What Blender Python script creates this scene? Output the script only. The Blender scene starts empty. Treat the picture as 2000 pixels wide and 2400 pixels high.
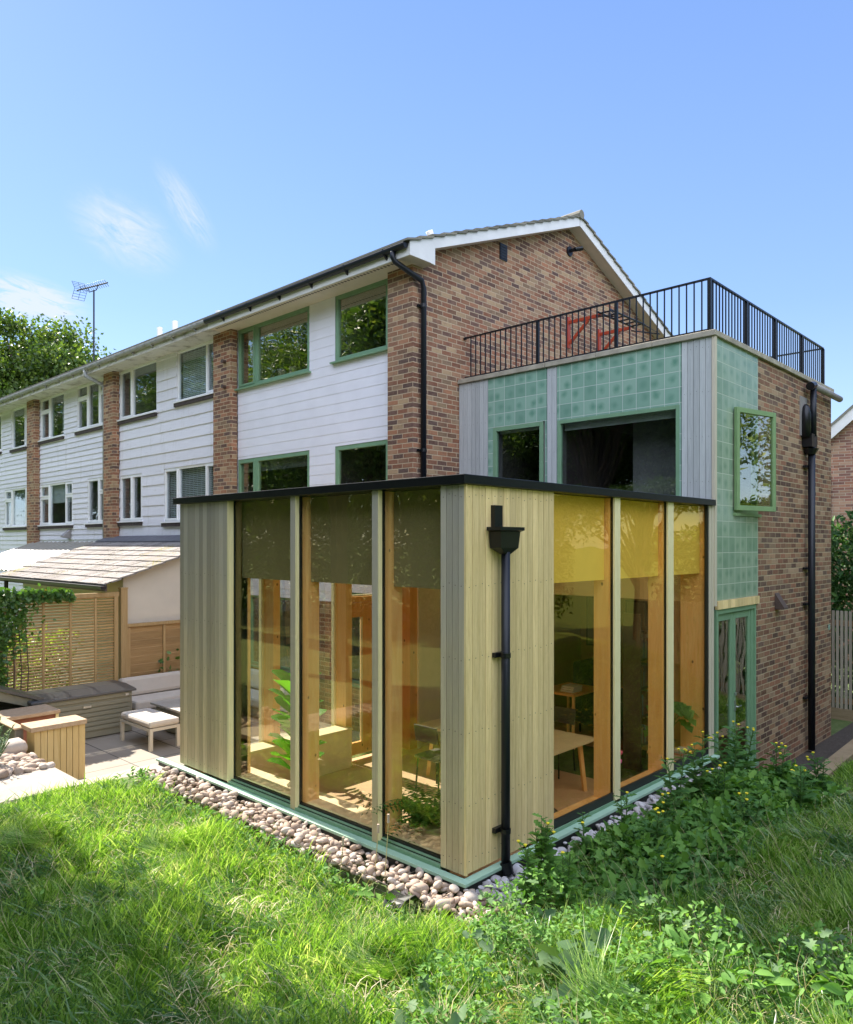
import bpy, math, random
import numpy as np
from mathutils import Vector, Matrix
R = math.radians
random.seed(7); rng = np.random.default_rng(11)
scene = bpy.context.scene
COL = scene.collection

# ------------------------------------------------------------------ camera, world, sun, exposure
cd = bpy.data.cameras.new('camera'); cam = bpy.data.objects.new('camera', cd); COL.objects.link(cam)
cam.location = (-5.166, -4.419, 3.0)
cam.rotation_euler = (R(90), 0, -R(46.6))
cd.sensor_fit = 'HORIZONTAL'; cd.sensor_width = 36; cd.lens = 36*1763/2000
cd.shift_y = 74/2000; cd.clip_start = 0.05; cd.clip_end = 2000
scene.camera = cam
SUN_EL, SUN_AZ = 43.0, 1.5
w = bpy.data.worlds.new('World'); scene.world = w; w.use_nodes = True
nt = w.node_tree; nt.nodes.clear()
sky = nt.nodes.new('ShaderNodeTexSky'); sky.sky_type = 'NISHITA'; sky.sun_disc = False
sky.sun_elevation = R(SUN_EL); sky.sun_rotation = R(SUN_AZ); sky.air_density = 1.0; sky.dust_density = 0.15; sky.ozone_density = 2.0
bgn = nt.nodes.new('ShaderNodeBackground'); bgn.inputs[1].default_value = 0.15
wout = nt.nodes.new('ShaderNodeOutputWorld')
nt.links.new(bgn.outputs[0], wout.inputs[0])
def cirrus():
    """thin high cloud wisps, fixed in the sky by direction"""
    N = nt.nodes; Lk = nt.links
    geo = N.new('ShaderNodeTexCoord')
    total = None
    def wisp(center, ax, ra, rb, strength, seed):
        c = Vector(center).normalized(); a = Vector(ax); a = (a - a.dot(c)*c).normalized(); b = c.cross(a)
        def dot(v):
            d = N.new('ShaderNodeVectorMath'); d.operation = 'DOT_PRODUCT'; d.inputs[1].default_value = v
            Lk.new(geo.outputs['Generated'], d.inputs[0]); return d.outputs['Value']
        def m(op, x, y=None):
            k = N.new('ShaderNodeMath'); k.operation = op
            for i, q in enumerate((x, y)):
                if q is None: continue
                if isinstance(q, (int, float)): k.inputs[i].default_value = q
                else: Lk.new(q, k.inputs[i])
            return k.outputs[0]
        u = m('DIVIDE', dot(a), ra); v = m('DIVIDE', dot(b), rb)
        cmb = N.new('ShaderNodeCombineXYZ'); Lk.new(u, cmb.inputs[0]); Lk.new(v, cmb.inputs[1]); cmb.inputs[2].default_value = seed
        mp = N.new('ShaderNodeVectorMath'); mp.operation = 'MULTIPLY'; mp.inputs[1].default_value = (1.0, 1.9, 1); Lk.new(cmb.outputs[0], mp.inputs[0])
        nz = N.new('ShaderNodeTexNoise'); nz.inputs['Scale'].default_value = 1.5; nz.inputs['Detail'].default_value = 9; nz.inputs['Roughness'].default_value = 0.68; nz.inputs['Distortion'].default_value = 1.1
        Lk.new(mp.outputs[0], nz.inputs['Vector'])
        r2 = m('ADD', m('MULTIPLY', u, u), m('MULTIPLY', v, v))
        fall = m('MAXIMUM', m('SUBTRACT', 1.0, r2), 0.0)
        facing = m('GREATER_THAN', dot(c), 0.0)
        n2 = m('MAXIMUM', m('MULTIPLY', m('SUBTRACT', nz.outputs['Fac'], 0.33), 2.2), 0.0)
        return m('MULTIPLY', m('MULTIPLY', m('MULTIPLY', fall, fall), facing), m('MULTIPLY', n2, strength)), m
    vals = []
    F = Vector((0.7266, 0.6871, 0)); Rt = Vector((0.6871, -0.7266, 0)); U = Vector((0, 0, 1))
    def d(px, py): return (F + Rt*((px-1000)/1763) + U*((1274-py)/1763))
    for (p0, p1, wid, st, sd) in (((190,480),(400,610),60,1.2,1.3),((380,400),(490,575),30,1.0,4.1),((-60,660),(190,735),38,3.0,7.7),((150,785),(205,802),12,1.3,9.2)):
        c = (d(*p0)+d(*p1))*.5; a = d(*p1)-d(*p0)
        v, m = wisp(c, a, a.length/2*1.25/c.length, wid/1763*1.25/c.length*1.3, st, sd); vals.append(v)
    s = vals[0]
    for v in vals[1:]: s = m('ADD', s, v)
    s = m('MINIMUM', s, 0.8)
    # colour gradient mixed over the physical sky, and an added, unseen bright veil over the sky behind the camera, to lift the shade
    sp = N.new('ShaderNodeSeparateXYZ'); Lk.new(geo.outputs['Generated'], sp.inputs[0])
    rp = N.new('ShaderNodeValToRGB'); Lk.new(sp.outputs[2], rp.inputs[0]); e = rp.color_ramp.elements
    e[0].position = 0.0; e[0].color = (1.32, 1.80, 2.7, 1); e[1].position = 0.85; e[1].color = (.24, .57, 1.72, 1)
    q = e.new(.28); q.color = (.68, 1.14, 2.3, 1)
    m0 = N.new('ShaderNodeMixRGB'); m0.inputs[0].default_value = .78; Lk.new(sky.outputs[0], m0.inputs[1]); Lk.new(rp.outputs[0], m0.inputs[2])
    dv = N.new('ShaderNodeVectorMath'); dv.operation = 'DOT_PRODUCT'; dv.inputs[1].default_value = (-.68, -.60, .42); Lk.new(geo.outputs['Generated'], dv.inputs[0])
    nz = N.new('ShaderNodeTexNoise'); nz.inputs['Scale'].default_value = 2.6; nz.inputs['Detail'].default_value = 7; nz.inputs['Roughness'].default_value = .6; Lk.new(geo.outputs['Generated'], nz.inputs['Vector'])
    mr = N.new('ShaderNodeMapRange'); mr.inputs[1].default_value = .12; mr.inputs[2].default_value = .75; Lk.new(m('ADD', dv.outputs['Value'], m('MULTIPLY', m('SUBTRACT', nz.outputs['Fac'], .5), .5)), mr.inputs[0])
    fill_veil = N.new('ShaderNodeMixRGB'); Lk.new(m('MULTIPLY', mr.outputs[0], .95), fill_veil.inputs[0]); Lk.new(m0.outputs[0], fill_veil.inputs[1]); fill_veil.inputs[2].default_value = (6.5, 7.1, 8.8, 1)
    mix = N.new('ShaderNodeMixRGB'); Lk.new(s, mix.inputs[0]); Lk.new(fill_veil.outputs[0], mix.inputs[1]); mix.inputs[2].default_value = (2.15, 2.3, 2.5, 1)
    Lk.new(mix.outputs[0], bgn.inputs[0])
cirrus()
ld = bpy.data.lights.new('sun', 'SUN'); ld.energy = 5.0; ld.angle = R(0.6); ld.color = (1.0, 0.93, 0.82)
sun = bpy.data.objects.new('sun', ld); COL.objects.link(sun)
sd_ = Vector((math.sin(R(SUN_AZ))*math.cos(R(SUN_EL)), math.cos(R(SUN_AZ))*math.cos(R(SUN_EL)), math.sin(R(SUN_EL))))
sun.rotation_euler = sd_.to_track_quat('Z', 'Y').to_euler(); sun.location = (0, 0, 30)
vs = scene.view_settings; scene.display_settings.display_device = 'sRGB'
vs.view_transform = 'Standard'; vs.look = 'None'; vs.gamma = 1; vs.exposure = 1.45; vs.use_curve_mapping = False
scene.cycles.use_denoising = True
scene.cycles.max_bounces = 10; scene.cycles.transparent_max_bounces = 24; scene.cycles.diffuse_bounces = 6; scene.cycles.glossy_bounces = 4
scene.cycles.sample_clamp_indirect = 6

# ------------------------------------------------------------------ node helpers
class NT:
    def __init__(s, name):
        s.mat = bpy.data.materials.new(name); s.mat.use_nodes = True
        s.t = s.mat.node_tree; s.t.nodes.clear(); s.out = s.n('ShaderNodeOutputMaterial')
    def n(s, ty, **kw):
        x = s.t.nodes.new(ty)
        for k, v in kw.items():
            if hasattr(x, k): setattr(x, k, v)
        return x
    def link(s, a, b): s.t.links.new(a, b)
    def put(s, inp, v):
        if v is None: return
        if isinstance(v, bpy.types.NodeSocket): s.link(v, inp)
        elif isinstance(v, (tuple, list)) and len(v) == 3 and inp.type == 'RGBA': inp.default_value = (*v, 1)
        else: inp.default_value = v
    def m(s, op, a, b=None, c=None):
        x = s.n('ShaderNodeMath'); x.operation = op
        for i, q in enumerate((a, b, c)):
            if q is not None: s.put(x.inputs[i], q)
        return x.outputs[0]
    def pos(s): return s.n('ShaderNodeNewGeometry').outputs['Position']
    def sep(s, v):
        x = s.n('ShaderNodeSeparateXYZ'); s.link(v, x.inputs[0]); return x.outputs
    def comb(s, a=0., b=0., c=0.):
        x = s.n('ShaderNodeCombineXYZ'); s.put(x.inputs[0], a); s.put(x.inputs[1], b); s.put(x.inputs[2], c); return x.outputs[0]
    def vmul(s, v, k):
        x = s.n('ShaderNodeVectorMath'); x.operation = 'MULTIPLY'; s.link(v, x.inputs[0]); x.inputs[1].default_value = k; return x.outputs[0]
    def vadd(s, v, k):
        x = s.n('ShaderNodeVectorMath'); x.operation = 'ADD'; s.link(v, x.inputs[0]); s.put(x.inputs[1], k); return x.outputs[0]
    def noise(s, v, scale=5., detail=4., rough=.55, dist=0.):
        x = s.n('ShaderNodeTexNoise'); s.link(v, x.inputs['Vector']); x.inputs['Scale'].default_value = scale
        x.inputs['Detail'].default_value = detail; x.inputs['Roughness'].default_value = rough; x.inputs['Distortion'].default_value = dist
        return x.outputs['Fac']
    def white(s, v):
        x = s.n('ShaderNodeTexWhiteNoise', noise_dimensions='3D'); s.link(v, x.inputs['Vector']); return x.outputs['Value']
    def island(s): return s.n('ShaderNodeNewGeometry').outputs['Random Per Island']
    def ramp(s, f, stops, interp='LINEAR'):
        x = s.n('ShaderNodeValToRGB'); cr = x.color_ramp; cr.interpolation = interp
        while len(cr.elements) < len(stops): cr.elements.new(0.5)
        for e, (p, c) in zip(cr.elements, stops):
            e.position = p; e.color = (*c, 1) if len(c) == 3 else c
        s.put(x.inputs[0], f); return x.outputs[0]
    def mix(s, f, a, b, mode='MIX'):
        x = s.n('ShaderNodeMixRGB', blend_type=mode); s.put(x.inputs[0], f); s.put(x.inputs[1], a); s.put(x.inputs[2], b); return x.outputs[0]
    def rng(s, f, a, b, c, d):
        x = s.n('ShaderNodeMapRange'); s.put(x.inputs[0], f)
        for i, q in enumerate((a, b, c, d)): x.inputs[i+1].default_value = q
        return x.outputs[0]
    def bump(s, h, strength=.3, dist=.01):
        x = s.n('ShaderNodeBump'); s.put(x.inputs['Height'], h); x.inputs['Strength'].default_value = strength; x.inputs['Distance'].default_value = dist
        return x.outputs[0]
    def bsdf(s, col, rough=.6, metal=0., spec=.5, normal=None, **kw):
        x = s.n('ShaderNodeBsdfPrincipled'); s.put(x.inputs['Base Color'], col); s.put(x.inputs['Roughness'], rough)
        s.put(x.inputs['Metallic'], metal); s.put(x.inputs['Specular IOR Level'], spec)
        if normal is not None: s.link(normal, x.inputs['Normal'])
        for k, v in kw.items(): s.put(x.inputs[k.replace('_', ' ')], v)
        return x.outputs[0]
    def done(s, sh): s.link(sh, s.out.inputs['Surface']); return s.mat

def mat_plain(name, col, rough=.6, metal=0., var=.12, scale=6., spec=.4, bump=.0, bscale=60.):
    k = NT(name); p = k.pos(); f = k.noise(p, scale, 5)
    c = k.mix(1, col, k.ramp(f, [(.3, (1-var,)*3), (.7, (1+var*.6,)*3)]), 'MULTIPLY')
    nm = k.bump(k.noise(p, bscale, 4), bump, .01) if bump else None
    return k.done(k.bsdf(c, rough, metal, spec, nm))

def mat_brick(name, palette, mortar, W=.262, H=.0885, stain=.25, z0=0.0):
    k = NT(name); p = k.pos(); x, y, z = k.sep(p)
    wob = k.m('MULTIPLY', k.m('SUBTRACT', k.noise(p, 2.3, 3), .5), .012)
    u = k.m('ADD', k.m('ADD', x, y), wob); v = k.m('ADD', k.m('ADD', z, 20-z0), wob)
    row = k.m('FLOOR', k.m('DIVIDE', v, H)); fv = k.m('SUBTRACT', k.m('DIVIDE', v, H), row)
    jit = k.white(k.comb(row, 3.1, 9.7))
    off = k.m('ADD', k.m('MULTIPLY', k.m('MODULO', row, 2.0), .5), k.m('MULTIPLY', k.m('SUBTRACT', jit, .5), .12))
    uu = k.m('ADD', k.m('DIVIDE', k.m('ADD', u, 50.0), W), off)
    colf = k.m('FLOOR', uu); fu = k.m('SUBTRACT', uu, colf)
    du = k.m('MULTIPLY', k.m('SUBTRACT', .5, k.m('ABSOLUTE', k.m('SUBTRACT', fu, .5))), W)
    dv = k.m('MULTIPLY', k.m('SUBTRACT', .5, k.m('ABSOLUTE', k.m('SUBTRACT', fv, .5))), H)
    dmin = k.m('ADD', k.m('MINIMUM', du, dv), k.m('MULTIPLY', k.m('SUBTRACT', k.noise(p, 45, 3), .5), .006))
    mask = k.rng(dmin, .0055, .0095, 0., 1.)
    cell = k.comb(row, colf, 0.)
    rnd = k.white(cell); n = len(palette)
    bc = k.ramp(rnd, [(i/n, c) for i, c in enumerate(palette)], 'CONSTANT')
    r2 = k.white(k.vadd(cell, (7.7, 1.3, 4.)))
    bc = k.mix(1, bc, k.ramp(r2, [(0, (.68, .66, .66)), (1, (1.1, 1.07, 1.05))]), 'MULTIPLY')
    face = k.noise(k.vmul(p, (1, 1, 1.6)), 14, 5, .65)
    bc = k.mix(k.rng(face, .42, .75, 0., .45), bc, k.mix(.5, bc, (.42, .31, .22)))
    dark = k.noise(p, 9, 4)
    bc = k.mix(k.rng(dark, .55, .75, 0., .45), bc, (.09, .06, .06))
    mc = k.mix(k.noise(p, 30, 4), mortar, tuple(q*.72 for q in mortar))
    c = k.mix(mask, mc, bc)
    big = k.noise(k.vadd(p, (3., 8., 1.)), .7, 4)
    c = k.mix(k.rng(big, .5, .75, 0., stain), c, tuple(q*.8 for q in mortar))
    nm = k.bump(k.m('ADD', mask, k.m('MULTIPLY', face, .25)), .55, .008)
    return k.done(k.bsdf(c, .88, 0, .25, nm))

def mat_board(name, ca, cb, vert=True, tint=.16, rough=.75, topgrey=None, grain=1.0):
    """painted / weathered timber boards, one tone per board (island)"""
    k = NT(name); p = k.pos()
    sc = (26, 26, 1.3) if vert else (1.5, 1.5, 30)
    isl = k.island()
    pv = k.vadd(k.vmul(p, sc), k.comb(k.m('MULTIPLY', isl, 40), 0, k.m('MULTIPLY', isl, 17)))
    g = k.noise(pv, 1.6, 6, .6, .4)
    c = k.mix(k.rng(g, .3, .7, 0, 1), ca, cb)
    g2 = k.noise(pv, 7, 3, .7)
    c = k.mix(k.rng(g2, .5, .8, 0, .35*grain), c, tuple(q*.55 for q in ca))
    if topgrey:
        z = k.sep(p)[2]; f = k.m('ADD', k.rng(z, topgrey[0], topgrey[1], 0, 1), k.m('MULTIPLY', k.m('SUBTRACT', k.noise(p, 1.3, 4), .5), .7))
        c = k.mix(k.rng(f, 0, 1, 0, .85), c, topgrey[2])
    if not vert and grain < .9:
        st = k.noise(k.vmul(p, (3, 3, .35)), 2.2, 6, .7); c = k.mix(k.rng(st, .56, .78, 0, .5), c, (.42,.40,.35))
        st = k.noise(k.vmul(p, (1, 1, 5)), 1.7, 5, .7); c = k.mix(k.rng(st, .6, .8, 0, .45), c, (.38,.36,.31))
    c = k.mix(1, c, k.ramp(isl, [(0, (1-tint,)*3), (1, (1+tint*.8,)*3)]), 'MULTIPLY')
    nm = k.bump(g, .25, .004)
    return k.done(k.bsdf(c, rough, 0, .3, nm))

def mat_ply(name, ca, cb, rough=.5):
    """engineered softwood with knots"""
    k = NT(name); p = k.pos(); x, y, z = k.sep(p)
    pv = k.vmul(p, (9, 9, .9)); g = k.noise(pv, 1.4, 5, .6, 1.2)
    c = k.mix(k.rng(g, .3, .7, 0, 1), ca, cb)
    v = k.n('ShaderNodeTexVoronoi'); k.link(k.vmul(p, (3.4, 3.4, 2.4)), v.inputs['Vector']); v.inputs['Scale'].default_value = 1.5
    kn = k.rng(v.outputs['Distance'], .05, .10, 1, 0)
    c = k.mix(k.m('MULTIPLY', kn, .85), c, (.10, .03, .008))
    return k.done(k.bsdf(c, rough, 0, .4, k.bump(g, .1, .003)))

def mat_tile(name, base, dark, grout, S=.232, y0=.676, z0=5.09):
    k = NT(name); p = k.pos(); x, y, z = k.sep(p)
    u = k.m('DIVIDE', k.m('ADD', k.m('ADD', x, y), 20*S - y0), S); v = k.m('DIVIDE', k.m('ADD', z, 40*S-z0), S)
    iu = k.m('FLOOR', u); iv = k.m('FLOOR', v); fu = k.m('SUBTRACT', u, iu); fv = k.m('SUBTRACT', v, iv)
    e = k.m('MINIMUM', k.m('SUBTRACT', .5, k.m('ABSOLUTE', k.m('SUBTRACT', fu, .5))), k.m('SUBTRACT', .5, k.m('ABSOLUTE', k.m('SUBTRACT', fv, .5))))
    mask = k.rng(e, .013, .019, 0, 1)
    cell = k.comb(iu, iv, 1.); r1 = k.white(cell); r2 = k.white(k.vadd(cell, (5., 2., 7.))); r3 = k.white(k.vadd(cell, (1., 9., 3.)))
    cx = k.m('ADD', .3, k.m('MULTIPLY', r2, .4)); cy = k.m('ADD', .3, k.m('MULTIPLY', r3, .4))
    a = k.m('SUBTRACT', fu, cx); b = k.m('SUBTRACT', fv, cy)
    d = k.m('SQRT', k.m('ADD', k.m('MULTIPLY', a, a), k.m('MULTIPLY', b, b)))
    d = k.m('ADD', d, k.m('MULTIPLY', k.m('SUBTRACT', k.noise(p, 9, 4, .6), .5), .45))
    blot = k.m('MULTIPLY', k.rng(d, .06, .36, 1, 0), k.m('ADD', .35, k.m('MULTIPLY', r1, .65)))
    c = k.mix(blot, base, dark)
    c = k.mix(1, c, k.ramp(r1, [(0, (.78, .84, .82)), (.5, (1, 1, 1)), (1, (1.12, 1.05, 1.06))]), 'MULTIPLY')
    c = k.mix(mask, grout, c)
    rough = k.rng(mask, 0, 1, .8, .22)
    nm = k.bump(k.m('ADD', k.m('MULTIPLY', mask, 1.0), k.m('MULTIPLY', k.noise(p, 5, 3), .12)), .35, .006)
    return k.done(k.bsdf(c, rough, 0, .5, nm))

def mat_glass(name, tint=(1, 1, 1), refl=(1, 1, 1), base=.1, wav=.012, power=1.0):
    k = NT(name); tr = k.n('ShaderNodeBsdfTransparent'); tr.inputs[0].default_value = (*tint, 1)
    gl = k.n('ShaderNodeBsdfGlossy'); gl.inputs['Color'].default_value = (*refl, 1); gl.inputs['Roughness'].default_value = 0.0
    nm = k.bump(k.noise(k.pos(), 1.1, 2), wav, .35) if wav else None
    if nm is not None: k.link(nm, gl.inputs['Normal'])
    g_ = k.n('ShaderNodeNewGeometry'); dt = k.n('ShaderNodeVectorMath'); dt.operation = 'DOT_PRODUCT'; k.link(g_.outputs['Incoming'], dt.inputs[0]); k.link(g_.outputs['Normal'], dt.inputs[1])
    sch = k.m('POWER', k.m('SUBTRACT', 1.0, k.m('ABSOLUTE', dt.outputs['Value'])), 5.0)
    f = k.m('MINIMUM', k.m('ADD', base, k.m('MULTIPLY', k.m('ADD', .04, k.m('MULTIPLY', sch, .96)), power)), .92)
    mx = k.n('ShaderNodeMixShader'); k.link(f, mx.inputs[0]); k.link(tr.outputs[0], mx.inputs[1]); k.link(gl.outputs[0], mx.inputs[2])
    return k.done(mx.outputs[0])

def mat_leaf(name, stops, rough=.5, trans=.35, spec=.4):
    k = NT(name); isl = k.island(); n = k.noise(k.pos(), 2.2, 4)
    f = k.m('ADD', k.m('MULTIPLY', isl, .72), k.m('MULTIPLY', k.m('SUBTRACT', n, .32), .75))
    c = k.ramp(f, stops)
    b = k.bsdf(c, rough, 0, spec)
    t = k.n('ShaderNodeBsdfTranslucent'); k.link(k.mix(1, c, (1.5, 1.6, .7), 'MULTIPLY'), t.inputs[0])
    mx = k.n('ShaderNodeMixShader'); mx.inputs[0].default_value = trans; k.link(b, mx.inputs[1]); k.link(t.outputs[0], mx.inputs[2])
    return k.done(mx.outputs[0])

def mat_stone(name, stops, rough=.8, scale=12., bump=.3, island=True):
    k = NT(name); p = k.pos(); f = k.noise(p, scale, 5, .6)
    if island: f = k.m('ADD', k.m('MULTIPLY', k.island(), .75), k.m('MULTIPLY', f, .25))
    c = k.ramp(f, stops)
    c = k.mix(k.rng(k.noise(p, scale*5, 3), .5, .8, 0, .3), c, (.25, .2, .17))
    return k.done(k.bsdf(c, rough, 0, .3, k.bump(k.noise(p, scale*4, 4), bump, .01)))

BR = [(.31,.135,.075),(.38,.21,.12),(.17,.095,.07),(.38,.18,.10),(.42,.29,.165),(.24,.13,.08),(.14,.085,.07),(.35,.165,.09),(.32,.21,.125),(.27,.12,.07)]
BR2 = [(.30,.17,.10),(.20,.105,.065),(.36,.22,.13),(.13,.075,.055),(.30,.14,.085),(.38,.26,.165),(.17,.105,.08),(.25,.12,.075)]
M = {}
M['brick'] = mat_brick('brick red brown', BR, (.58,.44,.29), stain=.16)
M['brick_side'] = mat_brick('brick brown buff', BR2, (.50,.39,.25), stain=.16)
M['brick_nb'] = mat_brick('brick orange', [(.40,.19,.12),(.45,.25,.16),(.33,.15,.11),(.48,.30,.20),(.28,.14,.11)], (.52,.42,.32))
M['larch_grey'] = mat_board('larch weathered', (.48,.375,.22), (.64,.51,.31), topgrey=(.5, 3.6, (.36,.35,.32)), tint=.26, grain=1.4)
M['larch_gold'] = mat_board('larch golden', (.72,.53,.24), (.90,.70,.36), tint=.22, grain=1.4)
M['larch_silver'] = mat_board('larch silvered', (.40,.42,.42), (.52,.54,.53))
M['pale_wood'] = mat_board('pale timber trim', (.76,.66,.36), (.86,.77,.46), tint=.04)
M['pale_wood2'] = mat_board('pale timber batten', (.52,.46,.34), (.62,.56,.44), tint=.04)
M['glulam'] = mat_ply('interior spruce', (.86,.48,.17), (.93,.63,.30))
M['glulam_h'] = mat_ply('interior spruce beam', (.74,.42,.15), (.84,.54,.24))
M['door_wood'] = mat_ply('orange door timber', (.78,.35,.10), (.86,.44,.15))
M['birch'] = mat_plain('birch ply', (.80,.66,.42), .5, var=.06)
M['nail'] = mat_plain('nail', (.05,.045,.04), .5)
M['black'] = mat_plain('black metal', (.012,.013,.016), .32, .3, var=.05, spec=.5)
M['blackpipe'] = mat_plain('black pipe', (.012,.014,.02), .38, 0, spec=.35)
M['gasket'] = mat_plain('dark gasket', (.02,.022,.018), .5)
M['green_sill'] = mat_plain('sky lit mint sill', (.38,.58,.44), .4, var=.06)  # lighter than the frame green, skylight from above put into the colour
M['green'] = mat_plain('green painted frame', (.19,.33,.20), .4, var=.08)
M['green_dark'] = mat_plain('green painted track', (.10,.26,.17), .4, var=.06)
M['green_side'] = mat_plain('green painted casement', (.22,.34,.16), .4, var=.08)
M['tile'] = mat_tile('green glazed tile', (.25,.41,.32), (.125,.28,.20), (.52,.58,.52))
M['tile_side'] = mat_tile('green glazed tile side', (.29,.40,.285), (.16,.28,.185), (.52,.57,.46), y0=5.6-.005, z0=2.17)
M['stonecap'] = mat_plain('weathered coping', (.40,.36,.28), .85, var=.3, scale=4, bump=.3)
M['white'] = mat_plain('white shiplap', (.83,.82,.88), .5, var=.05, scale=2)
M['white_old'] = mat_board('white weathered boarding', (.74,.73,.78), (.81,.80,.85), vert=False, tint=.05, grain=.4)
M['upvc'] = mat_plain('white frame', (.88,.88,.88), .35, var=.03)
M['fascia'] = mat_plain('white fascia', (.76,.75,.72), .5, var=.08, scale=3)
def dirty(name, col, dirt, s=3.):
    k = NT(name); p = k.pos(); f = k.noise(k.vmul(p, (1, 1, 3)), s, 6, .65)
    return k.done(k.bsdf(k.mix(k.rng(f, .48, .72, 0, .8), col, dirt), .7, 0, .3))
M['fascia_old'] = dirty('dirty fascia', (.66,.64,.60), (.16,.13,.10))
M['soffit'] = mat_plain('cream soffit', (.72,.64,.54), .7, var=.05)
M['gutter_old'] = dirty('old grey gutter', (.36,.37,.36), (.14,.14,.12), 5)
M['rooftile'] = mat_stone('grey roof tile', [(0,(.12,.115,.09)),(.5,(.20,.19,.15)),(1,(.28,.26,.20))], .9, 8)
M['dark_sill'] = mat_plain('dark rotten sill', (.07,.055,.05), .9, var=.4, scale=9)
M['render'] = mat_plain('white render', (.64,.58,.48), .9, var=.06, scale=2, bump=.15)
M['room'] = mat_plain('room wall', (.20,.19,.18), .9)
M['room_warm'] = mat_plain('warm room wall', (.46,.29,.15), .9, var=.05)
M['room_dark'] = mat_plain('dark room wall', (.085,.065,.062), .8, var=.2, scale=2)
M['plaster'] = mat_plain('cream plaster', (.86,.76,.60), .9, var=.04)
M['floor_in'] = mat_plain('cork floor', (.62,.42,.25), .5, var=.1, scale=3)
M['win'] = mat_glass('window glass', (.88,.91,.91), (.9,.95,1), .05, .008, 1.1)
M['win_green'] = mat_glass('green window glass', (.80,.82,.78), (1,.98,.88), .20, .012, 1.1)
M['amber'] = mat_glass('amber coated glass', (1,.985,.94), (1,.90,.58), .04, .006, 1.0)
M['amber_side'] = mat_glass('amber coated side glass', (1,.95,.84), (1,.82,.38), .02, .008, .9)
M['blind_olive'] = mat_plain('olive roller blind', (.25,.22,.11), .85, var=.03, bump=.05, bscale=300)
M['blind_gold'] = mat_plain('golden roller blind', (.80,.62,.14), .85, var=.03)
M['blind_white'] = mat_plain('white blind', (.62,.66,.66), .7)
M['curtain'] = mat_plain('grey curtain', (.35,.38,.42), .9)
M['ltile'] = mat_stone('pale lean-to tile', [(0,(.40,.33,.28)),(.5,(.56,.48,.42)),(1,(.68,.60,.54))], .9, 10)
def moss(name):
    k = NT(name); p = k.pos(); isl = k.island()
    c = k.ramp(k.m('ADD', k.m('MULTIPLY', isl, .7), k.m('MULTIPLY', k.noise(p, 9, 4), .3)), [(0, (.18,.16,.15)), (.5, (.26,.235,.22)), (1, (.33,.30,.28))])
    f = k.m('ADD', k.noise(p, 26, 3, .5), k.m('MULTIPLY', k.m('SUBTRACT', k.noise(p, 1.6, 3), .5), .5))
    c = k.mix(k.rng(f, .60, .66, 0, 1), c, (.07,.055,.03))
    f2 = k.m('ADD', k.noise(k.vadd(p, (9., 2., 4.)), 22, 3, .6), k.m('MULTIPLY', k.m('SUBTRACT', k.noise(p, .9, 2), .5), .9))
    c = k.mix(k.rng(f2, .66, .74, 0, 1), c, (.20,.17,.03))
    return k.done(k.bsdf(c, .9, 0, .2, k.bump(f, .4, .02)))
M['ltile'] = moss('mossy lean-to tile')
M['lead'] = mat_plain('lead flashing', (.13,.13,.15), .6, .2, var=.2)
M['slatwood'] = mat_board('screen timber', (.34,.205,.085), (.45,.29,.13), vert=False, tint=.2)
M['postwood'] = mat_board('screen post', (.36,.23,.095), (.47,.32,.15), tint=.08)
M['greyfence'] = mat_board('grey tan fence', (.33,.29,.22), (.44,.39,.31), tint=.15)
M['planterwood'] = mat_board('planter timber', (.60,.42,.17), (.70,.52,.25), tint=.08)
M['bin'] = mat_plain('green grey steel', (.25,.24,.18), .45, .1, var=.05)
M['bin_lid'] = mat_plain('dark grey steel lid', (.10,.10,.10), .35, .2, var=.05)
M['silver'] = mat_plain('silver', (.6,.6,.6), .3, .9)
M['cushion'] = mat_plain('cream cushion', (.54,.49,.43), .95, var=.05, bump=.08, bscale=200)
M['cushion_grey'] = mat_plain('light grey cushion', (.55,.55,.54), .95, var=.05)
M['furn'] = mat_plain('beige metal', (.56,.51,.42), .5, var=.04)
M['tabletop'] = mat_board('grey slat table', (.40,.36,.31), (.48,.44,.38), vert=False)
M['coping'] = mat_stone('rusty coping stone', [(0,(.34,.22,.13)),(.5,(.48,.34,.22)),(1,(.58,.46,.32))], .9, 14, .5, island=False)
M['darkstone'] = mat_stone('dark retaining stone', [(0,(.10,.09,.075)),(.6,(.18,.16,.13)),(1,(.26,.21,.16))], .9, 5, .4, island=False)
M['rust'] = mat_stone('rusty brick', [(0,(.18,.07,.045)),(.5,(.27,.11,.07)),(1,(.36,.18,.12))], .9, 7, .4, island=False)
M['paleslab'] = mat_stone('pale sandstone', [(0,(.27,.23,.19)),(.5,(.36,.315,.265)),(1,(.42,.37,.32))], .85, 1.7, .1, island=False)
def paving(name):
    k = NT(name); p = k.pos(); x, y, z = k.sep(p)
    u = k.m('DIVIDE', k.m('ADD', x, 20.2), .98); v = k.m('DIVIDE', k.m('ADD', y, 20.05), .98)
    iu = k.m('FLOOR', u); iv = k.m('FLOOR', v)
    e = k.m('MINIMUM', k.m('SUBTRACT', .5, k.m('ABSOLUTE', k.m('SUBTRACT', k.m('SUBTRACT', u, iu), .5))), k.m('SUBTRACT', .5, k.m('ABSOLUTE', k.m('SUBTRACT', k.m('SUBTRACT', v, iv), .5))))
    mk = k.rng(e, .007, .011, 0, 1); r = k.white(k.comb(iu, iv, 2.))
    c = k.mix(k.noise(p, 3, 4), (.28,.24,.19), (.36,.315,.26)); c = k.mix(1, c, k.ramp(r, [(0, (.88,)*3), (1, (1.08,)*3)]), 'MULTIPLY')
    return k.done(k.bsdf(k.mix(mk, (.07,.06,.05), c), .8, 0, .3, k.bump(mk, .5, .01)))
M['paving'] = paving('patio paving')
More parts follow.
